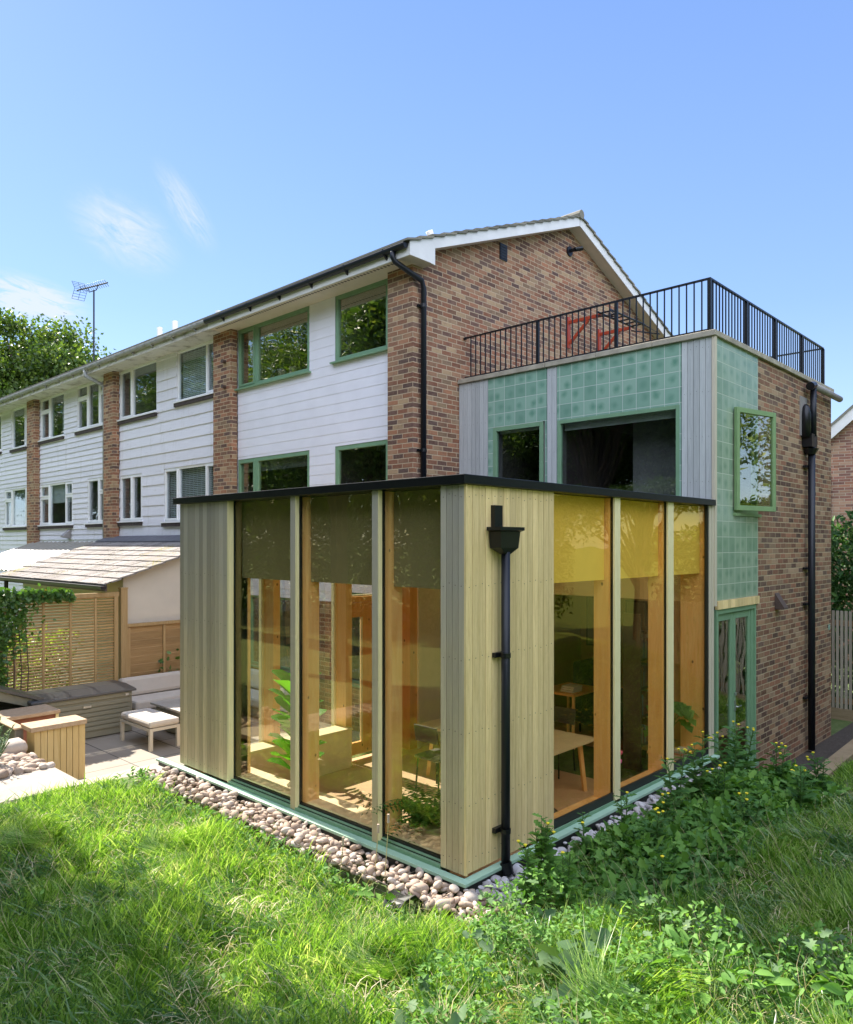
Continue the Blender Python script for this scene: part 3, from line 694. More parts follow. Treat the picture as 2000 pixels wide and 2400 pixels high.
# orange timber garden door with narrow glass
d = MB(); d.box(2.90, 2.99, 4.99, 5.05, -.5, 2.02).box(3.23, 3.93, 4.99, 5.05, -.5, 2.02).box(2.99, 3.23, 4.99, 5.05, -.5, -.30).box(2.99, 3.23, 4.99, 5.05, 1.78, 2.02)
for q in (3.40, 3.55, 3.72): d.box(q, q+.01, 4.984, 4.992, -.5, 2.02)
dr = d.build('door', 'door_wood', pav)
MB().box(2.99, 3.23, 5.015, 5.022, -.30, 1.78).build('glass_pane', 'win', dr)
MB().box(3.205, 3.228, 4.985, 5.0, -.30, 1.78).build('glazing_bead', 'pale_wood', dr)
MB().lathe((3.62, 4.975, .40), [(.025, -.005), (.03, .0), (.03, .03), (.018, .04)], 10).build('handle', 'silver', dr); MB().lathe((3.62, 4.975, .58), [(.02, 0), (.022, .03)], 10).build('lock', 'silver', dr)
d = MB().box(2.835, 2.895, 4.96, 5.08, -.58, 2.12).box(3.935, 4.10, 4.96, 5.08, -.58, 2.12).box(4.10, 4.30, 4.74, 5.08, -.58, 3.3).box(2.835, 4.10, 4.96, 5.08, 2.03, 2.12)
d.build('door_frame', 'door_wood', pav)
MB().box(2.835, 4.10, 5.02, 5.028, 2.12, 3.3).build('transom_glass', 'win', pav)
MB().box(2.82, 4.12, 4.955, 4.985, 2.125, 2.15).build('transom_ledge', 'birch', pav)
# inner plastered wall, bulkhead over the opening into the old extension
MB().box(4.26, 5.6, 4.76, 4.82, -.58, 3.36).build('inner_wall', 'plaster', pav)
MB().box(4.28, 4.34, 4.70, 4.76, -.58, 3.36).build('wall_trim', 'plaster', pav)
MB().box(5.46, 5.60, .43, 4.76, 2.15, 3.36).build('bulkhead', 'plaster', pav)
MB().box(5.46, 5.60, .43, .75, -.58, 2.15).build('wall_nib', 'room_warm', pav)
# roller blinds
for a, c_ in ((.30, 1.13), (1.23, 2.505), (2.61, 3.92)): MB().box(.215, .222, a, c_, 2.56, H-.004).build('roller_blind', 'blind_olive', pav)
for a, c_ in ((1.46, 2.68), (2.80, 4.05), (4.16, 5.33)): MB().box(a, c_, .130, .137, 2.575, H-.004).build('roller_blind', 'blind_gold', pav)
# rainwater outlet: box outlet, hopper, pipe
b = MB().box(.385, .505, -.05, -.003, 3.10, 3.36).build('overflow_outlet', 'black', pav)
hp = MB()
top = [(.30, -.02), (.67, -.02), (.67, -.185), (.30, -.185)]; bot = [(.335, -.02), (.635, -.02), (.635, -.160), (.335, -.160)]
hp.add([(x, y, 3.155) for x, y in top]+[(x, y, 3.125) for x, y in top]+[(x, y, 3.11) for x, y in bot]+[(x, y, 2.96) for x, y in [(.35,-.02),(.62,-.02),(.62,-.15),(.35,-.15)]]+[(x, y, 2.90) for x, y in [(.45,-.06),(.52,-.06),(.52,-.13),(.45,-.13)]],
       [(3,2,1,0)]+[(i+4*k, (i+1) % 4+4*k, (i+1) % 4+4*(k+1), i+4*(k+1)) for k in range(4) for i in range(4)]+[(16,17,18,19)])
hp.build('hopper', 'black', pav)
pp = MB().tube([(.485, -.10, 2.92), (.485, -.10, -.02)], .043, 14); dp = pp.build('downpipe', 'blackpipe', pav, smooth=True)
for z in (1.95, .30): MB().tube([(.485, -.10, z-.022), (.485, -.10, z+.022)], 0.050, 14).box(.40, .57, -.045, -.006, z-.022, z+.022).build('pipe_bracket', 'black', dp)
MB().tube([(.485, -.10, .0), (.485, -.13, -.10)], .056, 12).build('pipe_shoe', 'black', dp)

# ================================================================== INTERIOR THINGS
t = thing('dining_table', 'long plywood dining table seen through the golden side glass of the pavilion', 'table', (3.8, 2.4, -.58))
MB().box(3.22, 4.40, 1.25, 3.70, .16, .20).build('tabletop', 'birch', t, bevel=.003)
for x, y in ((3.36, 1.45), (4.26, 1.45), (3.36, 3.5), (4.26, 3.5)): MB().beam((x, y, .16), (x+(x-3.8)*.15, y+(y-2.4)*.05, -.58), .07, .05).build('leg', 'glulam', t)
def chair(x, y, rz, label, mt='room_dark'):
    t = thing('dining_chair', label, 'chair', (x, y, -.58), 'chairs round the dining table', rz)
    c, s_ = math.cos(rz), math.sin(rz)
    def Q(a, b_, z): return (x+a*c-b_*s_, y+a*s_+b_*c, z)
    MB().obox(Q(0, 0, -.07), (.24*c, .24*s_, 0), (-.24*s_, .24*c, 0), (0, 0, .02)).build('seat', mt, t, bevel=.01)
    MB().obox(Q(-.24, 0, .28), (.015*c, .015*s_, .0), (-.22*s_, .22*c, 0), (-.02*c, -.02*s_, .12)).build('backrest', mt, t, bevel=.01)
    for a in (-.2, .2):
        for b_ in (-.2, .2): MB().tube([Q(a, b_, -.09), Q(a*1.12, b_*1.12, -.58)], .014, 6).build('leg', 'black', t)
chair(2.86, 2.0, 0, 'dark chair on the near side of the dining table nearest the pavilion corner'); chair(2.86, 2.95, 0, 'dark chair on the near side of the dining table nearest the garden door')
chair(4.75, 2.2, math.pi, 'dark chair on the far side of the dining table')
t = thing('sideboard', 'low pale sideboard against the opening into the old extension', 'sideboard', (6.9, 1.7, -.58))
MB().box(6.3, 7.6, 1.42, 1.85, -.40, .08).build('cabinet', 'birch', t); MB().box(6.4, 7.5, 1.5, 1.8, -.58, -.40).build('plinth', 'room_dark', t)
t = thing('armchair', 'dark navy armchair in the shaded room behind the sideboard', 'armchair', (7.6, 2.9, -.58))
MB().box(7.2, 8.0, 2.5, 3.3, -.42, -.05).build('seat', 'navy', t, bevel=.05); MB().box(7.2, 8.05, 3.2, 3.45, -.4, .75).build('backrest', 'navy', t, bevel=.06)
for x in (7.15, 7.95): MB().box(x, x+.14, 2.5, 3.2, -.42, .2).build('armrest', 'navy', t, bevel=.04)
for x in (7.25, 7.95):
    for y in (2.6, 3.3): MB().tube([(x, y, -.42), (x, y, -.58)], .02, 6).build('leg', 'black', t)
t = thing('writing_desk', 'small plywood desk with stacked paper in the dark back room', 'desk', (6.4, 3.2, -.58))
MB().box(5.95, 6.9, 2.6, 3.35, .36, .40).build('desk_top', 'door_wood', t)
for x, y in ((6.0, 2.65), (6.85, 2.65), (6.0, 3.3), (6.85, 3.3)): MB().box(x-.02, x+.02, y-.02, y+.02, -.58, .36).build('leg', 'glulam', t)
t = MB()
for i in range(3): t.box(6.05+.02*i, 6.35+.01*i, 2.7, 2.95, .402+i*.035, .434+i*.035)
t.build('paper_stack', 'paper', label='stack of pale boxes and paper on the small desk', cat='papers')
# back room shell of the old extension (seen through the opening)
ROOMB = True
for i, (x, y0_, y1_, z0_, z1_, lab) in enumerate(((9.0, 3.95, 4.45, .75, 1.85, 'tall framed print on the back room wall, left of two'), (9.0, 3.0, 3.5, .8, 1.8, 'tall framed print on the back room wall, right of two'))):
    t = thing('framed_picture', lab, 'picture', (9.36, (y0_+y1_)/2, z0_), 'framed prints in the back room')
    MB().box(9.36, 9.38, y0_, y1_, z0_, z1_).build('picture_frame', 'brown', t); MB().box(9.352, 9.358, y0_+.04, y1_-.04, z0_+.04, z1_-.04).build('print', 'picture', t)
MB().lathe((2.3, .85, -.58), [(.3, 0), (.34, .08), (.34, .3), (.28, .36)], 20).build('pouffe', 'pouffe', label='round dark leather pouffe on the cork floor behind the golden glass', cat='pouffe', smooth=True)
def potted(name, label, cat, pos, potmt, pr, ph): 
    t = thing(name, label, cat, pos); MB().lathe(pos, [(pr*.75, 0), (pr, ph), (pr*.92, ph), (pr*.9, ph*.85)], 16).build('pot', potmt, t, smooth=True); return t
# fiddle leaf fig on the ledge corner
t = potted('fiddle_leaf_fig', 'fiddle leaf fig with big bright glossy leaves behind the leftmost glass bay', 'potted plant', (.75, 3.5, -.58), 'cream', .2, .4)
MB().tube([(.75, 3.5, -.2), (.76, 3.52, .5), (.74, 3.56, 1.05)], [.022, .018, .01], 7).build('stem', 'bark', t, smooth=True)
n = 30; zz = np.linspace(.0, 1.15, n); an = np.arange(n)*2.4
A = np.stack([np.cos(an), np.sin(an), .55+.5*(zz/1.15)], 1); P = np.stack([.75+.02*np.cos(an), 3.52+.02*np.sin(an), zz], 1)
V, F = scatter((np.array([(0,0,0),(.2,.18,.06),(.2,0,0),(.2,-.18,.06),(.6,.42,.10),(.6,0,.0),(.6,-.42,.10),(.88,.32,.0),(.88,0,-.06),(.88,-.32,.0),(1,0,-.1)], float), np.array([(0,2,1,1),(0,3,2,2),(1,2,5,4),(2,3,6,5),(4,5,8,7),(5,6,9,8),(7,8,10,10),(8,9,10,10)])), P, A, np.tile([0, 0, 1.], (n, 1)), rng.uniform(.36, .52, n), rng.uniform(.30, .42, n))
mesh_np('leaves', V, tri_split(F), 'fig', t, smooth=True)
t = potted('variegated_plant', 'striped leaf plant in a terracotta pot on the window seat', 'potted plant', (1.92, 4.86, .055), 'terracotta', .10, .22)
n = 14; zz = np.linspace(.25, .85, n); an = np.arange(n)*2.2; A = np.stack([np.cos(an), np.sin(an), np.full(n, .35)], 1)
V, F = scatter(T_FOLD, np.stack([np.full(n, 1.92), np.full(n, 4.86), zz], 1), A, np.tile([0, 0, 1.], (n, 1)), np.full(n, .26), np.full(n, .11)); mesh_np('leaves', V, tri_split(F), 'rosemary', t)
MB().tube([(1.92, 4.86, .2), (1.92, 4.86, .86)], .012, 6).build('stem', 'stem', t)
t = potted('potted_fern', 'big feathery fern in a pot behind the bay beside the corner cladding', 'potted plant', (.62, 1.05, -.30), 'cream', .2, .34)
n = 60; an = rng.uniform(0, 6.28, n); V = []; F = []; base = 0
fr_P = []; fr_A = []; fr_N = []; fr_L = []
for i in range(n):
    L = rng.uniform(.5, .85); el = rng.uniform(.5, 1.3); c0 = np.array([.62, 1.05, .08])
    for k in range(14):
        tt = (k+1)/14; r = L*tt*math.cos(el*(1-tt*.6)); zt = L*(math.sin(el)*tt-.55*tt*tt)
        pnt = c0+np.array([r*math.cos(an[i]), r*math.sin(an[i]), zt])
        for sgn in (-1, 1):
            fr_P.append(pnt); fr_A.append([math.cos(an[i]+sgn*1.2), math.sin(an[i]+sgn*1.2), -.15]); fr_N.append([0, 0, 1]); fr_L.append(.15*(1-tt*.75)+.015)
fr_L = np.array(fr_L); V, F = scatter(T_DIAMOND, np.array(fr_P), np.array(fr_A, float), np.array(fr_N, float), fr_L, fr_L*.3); mesh_np('fronds', V, F, 'fern', t)
t = thing('philodendron', 'dark lobed leaf plant drooping over the far right ledge by the glass', 'potted plant', (5.12, .50, .0))
MB().lathe((5.12, .50, .0), [(.07, 0), (.10, .18), (.09, .18)], 14).build('pot', 'brown', t, smooth=True)
n = 9; an = rng.uniform(2.2, 5.4, n); hh = rng.uniform(.4, .8, n); P = np.stack([5.12+.22*np.cos(an), .50+.2*np.sin(an), hh], 1); A = np.stack([np.cos(an), np.sin(an), np.full(n, -.6)], 1)
V, F = scatter(T_LOBE, P, A, np.tile([0, 0, 1.], (n, 1)), rng.uniform(.25, .34, n), rng.uniform(.22, .28, n)); mesh_np('leaves', V, tri_split(F), 'weed_dark', t)
mb = MB()
for q in P: mb.tube([(5.12, .5, .12), ((5.12+q[0])/2, (.5+q[1])/2, q[2]*.8), tuple(q)], .008, 5)
mb.build('stems', 'stem', t)
b = MB()
for i in range(7): b.box(4.72+rng.uniform(0, .02), 4.96, .10+rng.uniform(0, .02), .26, .001+i*.022, .019+i*.022)
b.build('book_stack', 'books', label='small stack of books lying on the side ledge by the last bay', cat='books')
t = thing('vase_of_flowers', 'pink flowers in a vase between the table and the first golden bay post', 'flowers', (2.95, .6, -.04))
MB().lathe((2.95, .22, 0.0), [(.05, 0), (.07, .1), (.04, .22), (.045, .26)], 12).build('vase', 'teal', t, smooth=True)
P = np.array([2.95, .22, .42])+rng.normal(size=(11, 3))*(.13, .07, .10)
mb = MB()
for q in P: mb.lathe(tuple(q), [(.02, -.03), (.05, -.01), (.05, .02), (.02, .04)], 8)
mb.build('flower', 'pink', t, smooth=True)
mb = MB()
for q in P: mb.tube([(2.95, .22, .2), tuple(q)], .006, 5)
mb.build('stems', 'stem', t)

# ================================================================== TILED TWO STOREY EXTENSION
ext = thing('tiled_extension', 'two storey brick extension clad in green glazed tiles with a roof terrace', 'house extension', (8.3, 2.4, -.8))
EX, TOPZ = 5.5, 5.98
w1 = (2.94, 4.02, 3.64, 5.085); w2 = (.51, 2.65, 3.64, 5.06)
mb = wall(MB(), 'x', EX+.03, .25, .03, 4.825, 3.60, TOPZ, [w1, w2]); mb.build('inner_wall', 'room', ext)
mb = wall(MB(), 'x', EX, .028, .485, 2.655, 3.60, TOPZ, [w2]); wall(mb, 'x', EX, .028, 2.865, 4.13, 3.60, TOPZ, [(w1[0]-.045, w1[1], w1[2], w1[3])]); mb.build('tile_panel', 'tile', ext)
NZE = [3.9, 4.55, 5.2, 5.85]
for (a, c_, n_) in ((4.14, 4.825, 7), (.03, .48, 5), (2.665, 2.855, 2)):
    b = MB(); boards_v(b, 'x', EX-.003, a, c_, 3.6, TOPZ, n_, nails=NZE); b.build('front_cladding', ['larch_silver', 'nail'], ext)
MB().box(EX-.012, EX+.06, -.026, .022, 2.10, TOPZ).build('corner_trim', 'pale_wood2', ext)
window(ext, 'x', EX, *w1, frame='green', glass='win', fw=.075, rec=.0, sill=None, blind=(4.98, 'blind_white'), depth=2.2, rmt='room_dark')
f_ = window(ext, 'x', EX, *w2, frame='green', glass='win', fw=.06, rec=.0, sill=None, blind=(4.90, 'blind_white'), depth=3.2, rmt='room_dark')
# tiled side + brick side
cw = (6.235, 7.225, 3.47, 5.06); dw = (5.655, 7.10, -.50, 2.02)
mb = wall(MB(), 'y', 0.0, .028, EX+.085, 7.235, 2.17, TOPZ, [cw]); mb.build('side_tile_panel', 'tile_side', ext)
mb = wall(MB(), 'y', .03, .25, EX+.02, 7.235, -.8, TOPZ, [cw, (5.0, dw[1]+.05, dw[2], dw[3])]); mb.build('side_inner_wall', 'room_dark', ext)
mb = MB().box(7.238, 11.2, .002, .3, -1.0, TOPZ-.02); mb.box(7.15, 7.2375, .004, .28, -1.0, 2.165); mb.box(10.95, 11.2, .3, 4.825, -1.0, TOPZ-.02); mb.box(5.0, 7.15, .03, .26, -1., -.52); mb.build('brick_wall', 'brick_side', ext)
b = MB()
for i in range(18): b.box(5.60+i*.0906, 5.60+i*.0906+.086, -.03, .02, 2.045, 2.165)
b.build('header_cladding', 'larch_gold', ext)
# garden door (green, double leaf look)
d = MB().box(5.60, 5.66, -.006, .09, -.45, 2.04).box(7.10, 7.148, -.006, .09, -.52, 2.04).box(5.66, 7.10, -.006, .09, 1.97, 2.04).box(5.6, 7.148, -.05, .09, -.52, -.45)
d.build('door_frame', 'green', ext, bevel=.004)
def leaf_door(a, c_, y, parent):
    m_ = MB().box(a, a+.09, y, y+.05, -.45, 1.96).box(c_-.09, c_, y, y+.05, -.45, 1.96).box(a+.09, c_-.09, y, y+.05, -.45, -.28).box(a+.09, c_-.09, y, y+.05, 1.86, 1.96)
    o = m_.build('door', 'green', parent, bevel=.004); MB().box(a+.09, c_-.09, y+.02, y+.028, -.28, 1.86).build('glass_pane', 'win_green', o); return o
leaf_door(5.665, 6.29, .03, ext); d2 = leaf_door(6.30, 6.99, .028, ext)
MB().box(6.33, 6.36, .01, .03, .46, .62).tube([(6.345, .0, .53), (6.345, -.03, .53), (6.46, -.03, .53)], .011, 6).build('handle', 'silver', d2); MB().lathe((6.345, .01, .72), [(.018, -.02), (.018, .02)], 8).build('lock', 'silver', d2)
MB().box(6.99, 7.10, .02, .08, -.45, 1.97).build('door_side_panel', 'green', ext)
# open casement
cs = MB().box(cw[0], cw[0]+.05, .0, .09, cw[2], cw[3]).box(cw[1]-.05, cw[1], .0, .09, cw[2], cw[3]).box(cw[0]+.05, cw[1]-.05, .0, .09, cw[2], cw[2]+.05).box(cw[0]+.05, cw[1]-.05, .0, .09, cw[3]-.05, cw[3])
cs.box(cw[0]-.02, cw[1]+.03, -.05, .0, cw[2]-.05, cw[2]-.005); cs.build('window_frame', 'green_side', ext)
room(ext, 'y', .0, *cw[:2], *cw[2:], 1.6, 'room')
an = R(13); ca, sa = math.cos(an), math.sin(an); hx, hy = 6.20, -.045
def QL(l, dz, off=0.): return (hx+l*ca+off*sa*-1, hy-l*sa-off*ca, dz)
L_ = 1.01; m_ = MB()
def cb(l0, l1, z0_, z1_, th=.055):
    c = Vector(QL((l0+l1)/2, (z0_+z1_)/2)); m_.obox(c, (ca*(l1-l0)/2, -sa*(l1-l0)/2, 0), (sa*th/2, ca*th/2, 0), (0, 0, (z1_-z0_)/2))
cb(0, .07, 3.50, 5.05); cb(L_-.075, L_, 3.50, 5.05); cb(.07, L_-.075, 3.50, 3.575); cb(.07, L_-.075, 4.975, 5.05)
cas = m_.build('casement', 'green_side', ext, bevel=.004); g = MB(); c = Vector(QL(L_/2, 4.275)); g.obox(c, (ca*(L_/2-.06), -sa*(L_/2-.06), 0), (sa*.004, ca*.004, 0), (0, 0, .72)); g.build('glass_pane', 'win_green', cas)
MB().tube([QL(.5, 3.53), (6.6, .02, 3.50)], .008, 5).build('stay', 'silver', cas)
# coping, roof deck, vents, pipes
b = MB(); 
for i in range(5): b.box(EX-.045, EX+.30, -.045+i*.975+.003, -.045+(i+1)*.975-.003, TOPZ+.002, TOPZ+.085)
b.build('front_coping', 'stonecap', ext, bevel=.008)
b = MB(); q = EX+.302
while q < 11.2: b.box(q+.003, min(q+.95, 11.245)-.003, -.045, .30, TOPZ+.0, TOPZ+.083); q += .95
b.box(10.9, 11.245, .304, 4.825, TOPZ+.0, TOPZ+.083); b.build('side_coping', 'stonecap', ext, bevel=.008)
MB().box(EX+.28, 10.96, .25, 4.825, TOPZ-.25, TOPZ-.10).build('terrace_deck', 'lead', ext)
MB().box(EX+.3, 10.9, .3, 4.8, 3.30, 3.45).build('intermediate_floor', 'room_dark', ext)
# ground floor back room walls
MB().box(5.6, 10.9, 4.60, 4.76, -.58, 3.2).box(9.4, 9.5, .3, 4.6, -.58, 3.2).build('back_room_wall', 'room_warm', ext)
MB().box(5.5, 10.9, .3, 4.6, -.70, -.58).build('back_room_floor', 'floor_in', ext)
MB().box(5.62, 9.4, .3, 4.6, 2.5, 2.56).build('back_room_ceiling', 'room_dark', ext)
sh = MB()
for z in (-.2, .25, .7, 1.15, 1.6): sh.box(5.66, 7.0, 1.25, 1.5, z, z+.03)
sh.box(5.62, 5.66, 1.2, 1.5, -.58, 1.9).box(7.0, 7.04, 1.2, 1.5, -.58, 1.9)
t = thing('bookcase', 'bookcase full of books just inside the green side door', 'bookcase', (6.3, 1.3, -.58)); sh.build('shelves', 'brown', t)
bk = MB(); 
for z in (-.17, .28, .73, 1.18):
    q = 5.68
    while q < 6.95:
        wd = rng.uniform(.03, .06); bk.box(q, q+wd-.004, 1.28, 1.46, z, z+rng.uniform(.22, .36)); q += wd
bk.build('books', 'books', t, kind=None)
v = MB(); v.prism([(8.0, -.002, 2.17), (8.0, -.15, 1.93), (8.0, -.15, 1.90), (8.0, -.002, 1.90)], (.20, 0, 0)); v.build('vent_cowl', 'brown', ext)
v = MB().box(9.28, 9.64, -.018, .004, 4.95, 5.66); v.build('backing_plate', 'plastic_grey', ext)
v = MB().lathe((9.42, -.06, 4.92), [(.09, 0), (.09, .42), (.06, .54), (.02, .6)], 12); v.build('mail_cover', 'black', ext, smooth=True)
dpx = 9.62
v = MB().tube([(dpx, -.13, 5.83), (dpx, -.13, 4.95)], .055, 12).tube([(dpx-.03, -.11, 4.95), (dpx-.03, -.11, -.75)], .062, 12); dpe = v.build('downpipe', 'blackpipe', ext, smooth=True)
v = MB().box(9.40, 9.72, -.17, -.004, 4.75, 4.98); v.lathe((9.56, -.10, 4.62), [(.08, 0), (.14, .1)], 10); v.build('hopper', 'black', dpe)
for z in (4.4, 2.55, 1.9, .2): MB().box(9.44, 9.74, -.07, -.004, z-.02, z+.02).build('pipe_bracket', 'black', dpe)
v = MB().tube([(9.52, -.13, 5.88), (11.30, -.13, 5.86)], .06, 12); v.build('gutter', 'plastic_grey', ext, smooth=True)
MB().tube([(9.44, -.13, 5.84), (9.62, -.13, 5.88)], .075, 10).build('gutter_outlet', 'black', ext)
MB().box(11.0, 11.12, -.004, .003, 1.30, 1.41).build('vent_grille', 'tile', ext)

# roof terrace railing
rl = thing('terrace_railing', 'black steel railing with thin vertical bars round the roof terrace', 'railing', (5.65, .12, TOPZ+.09))
RX, RY, ZB, ZT = 5.65, .12, 6.13, 6.87
b = MB().box(RX-.022, RX+.022, RY-.022, 4.80, ZT-.012, ZT+.012).box(RX+.0225, 11.09, RY-.022, RY+.022, ZT-.012, ZT+.012).box(11.068, 11.112, RY+.023, 4.80, ZT-.012, ZT+.012); b.build('top_rail', 'black', rl)
b = MB().box(RX-.018, RX+.018, RY-.018, 4.80, ZB-.008, ZB+.008).box(RX+.019, 11.09, RY-.018, RY+.018, ZB-.008, ZB+.008).box(11.072, 11.108, RY+.019, 4.80, ZB-.008, ZB+.008); b.build('bottom_rail', 'black', rl)
def bar(x, y, wd, z0_=ZB+.009, z1_=ZT-.013, nm='baluster'): return MB().box(x-wd, x+wd, y-wd, y+wd, z0_, z1_).build(nm, 'black', rl)
nb = 40; 
for i in range(1, nb):
    y = RY+(4.78-RY)*i/nb
    if i in (13, 26): bar(RX, y, .024, TOPZ+.085, ZT-.013, 'post')
    else: bar(RX, y, .0085)
nb = 46
bar(RX, RY, .026, TOPZ+.085, ZT-.013, 'post'); bar(11.09, RY, .026, TOPZ+.085, ZT-.013, 'post')
for i in range(1, nb):
    x = RX+(11.09-RX)*i/nb
    if i in (12, 23, 35): bar(x, RY, .024, TOPZ+.085, ZT-.013, 'post')
    else: bar(x, RY, .0085)
mb = MB()
for i in range(1, 12): mb.box(11.082, 11.098, RY+i*.39-.008, RY+i*.39+.008, ZB+.009, ZT-.013)
mb.build('return_bars', 'black', rl, kind='stuff')
MB().tube([(RX, 4.78, ZT), (RX, 4.825, ZT)], .03, 8).build('rail_bracket', 'black', rl)
# pull-up rack on the gable
t = thing('pull_up_rack', 'orange red wall brackets carrying a black pull up ladder bar above the roof terrace', 'exercise bar', (9.87, 4.8, 7.6))
for x in (9.21, 10.53):
    br = MB().box(x-.05, x+.05, 4.79, 4.826, 7.36, 8.05).beam((x, 4.79, 7.93), (x, 4.0, 7.93), .05, .07).beam((x, 4.78, 7.46), (x, 4.30, 7.89), .045, .06).build('bracket', 'red', t)
b = MB()
for y in (4.0, 3.72): b.tube([(9.1, y, 7.97), (10.65, y, 7.97)], .022, 8)
for i in range(6): b.tube([(9.2+i*.27, 4.0, 7.97), (9.2+i*.27, 3.72, 7.97)], .018, 6)
b.tube([(9.1, 3.72, 7.97), (9.0, 3.5, 7.75), (9.1, 4.05, 7.9)], .018, 6).tube([(10.65, 3.72, 7.97), (10.75, 3.4, 7.72), (10.65, 4.05, 7.9)], .018, 6)
b.build('ladder_bar', 'black', t)
b = MB().box(8.3, 9.6, 2.95, 3.25, 6.62, 6.72); b.box(8.35, 8.42, 3.0, 3.2, 5.88, 6.62).box(9.48, 9.55, 3.0, 3.2, 5.88, 6.62); b.build('terrace_bench', 'brown', label='dark bench on the roof terrace just behind the railing', cat='bench')

# ================================================================== TERRACE OF HOUSES
XC, XP = 4.43, 4.264
EAVE = 7.93; SL = .392
def roof_z(x): return 8.13+(x-3.86)*SL if x < 9.25 else 8.13+(9.25-3.86)*SL-(x-9.25)*SL
PL = [4.83, 11.05, 17.1, 23.25, 29.4, 35.5]      # party lines
PIER = [(4.83, 5.47), (10.67, 11.42), (16.77, 17.42), (22.88, 23.6), (29.0, 29.7)]
LAB = ['end terraced house with green window frames, smooth white boarding and a black gutter',
       'terraced house with white weatherboarding and venetian blinds, joined to the end house',
       'terraced house with narrow weatherboards and a white downpipe beside the lean-to',
       'terraced house behind the corrugated lean-to, with a TV aerial on its roof',
       'farthest terraced house at the left edge of the row']
WIN = {0: [(8.0, 10.665, 6.55, 7.925, [9.93], []), (5.64, 7.18, 6.60, 7.925, [], []), (8.0, 10.665, 3.6, 4.93, [9.93], []), (5.64, 7.18, 3.6, 4.93, [], [])],
       1: [(14.55, 16.75, 6.52, 7.92, [16.0], []), (11.45, 13.48, 6.62, 7.92, [12.05], []), (15.38, 16.72, 3.63, 4.93, [16.0], []), (11.45, 14.14, 3.57, 4.96, [13.42, 12.07], [])],
       2: [(20.79, 22.8, 6.50, 7.92, [22.0], [(22.04, 22.76, 7.45)]), (17.46, 19.75, 6.52, 7.92, [18.94, 18.1], [(18.98, 19.7, 7.5), (17.5, 18.06, 7.5)]), (20.09, 22.83, 3.62, 4.99, [22.04, 20.69], [(22.08, 22.8, 4.55), (20.12, 20.65, 4.55)]), (17.46, 18.95, 3.62, 4.98, [18.15], [(17.5, 18.1, 4.55)])],
       3: [(24.1, 25.65, 6.46, 7.92, [24.35], []), (26.75, 28.9, 6.5, 7.92, [27.5], []), (24.12, 26.4, 3.62, 4.99, [25.64, 24.28], [(25.68, 26.36, 4.6)]), (27.3, 28.9, 3.62, 4.98, [28.0], [])],
       4: [(30, 32, 6.5, 7.9, [31], []), (30, 32, 3.6, 4.95, [31], [])]}
PITCH = [.197, .272, .162, .162, .162]
houses = []
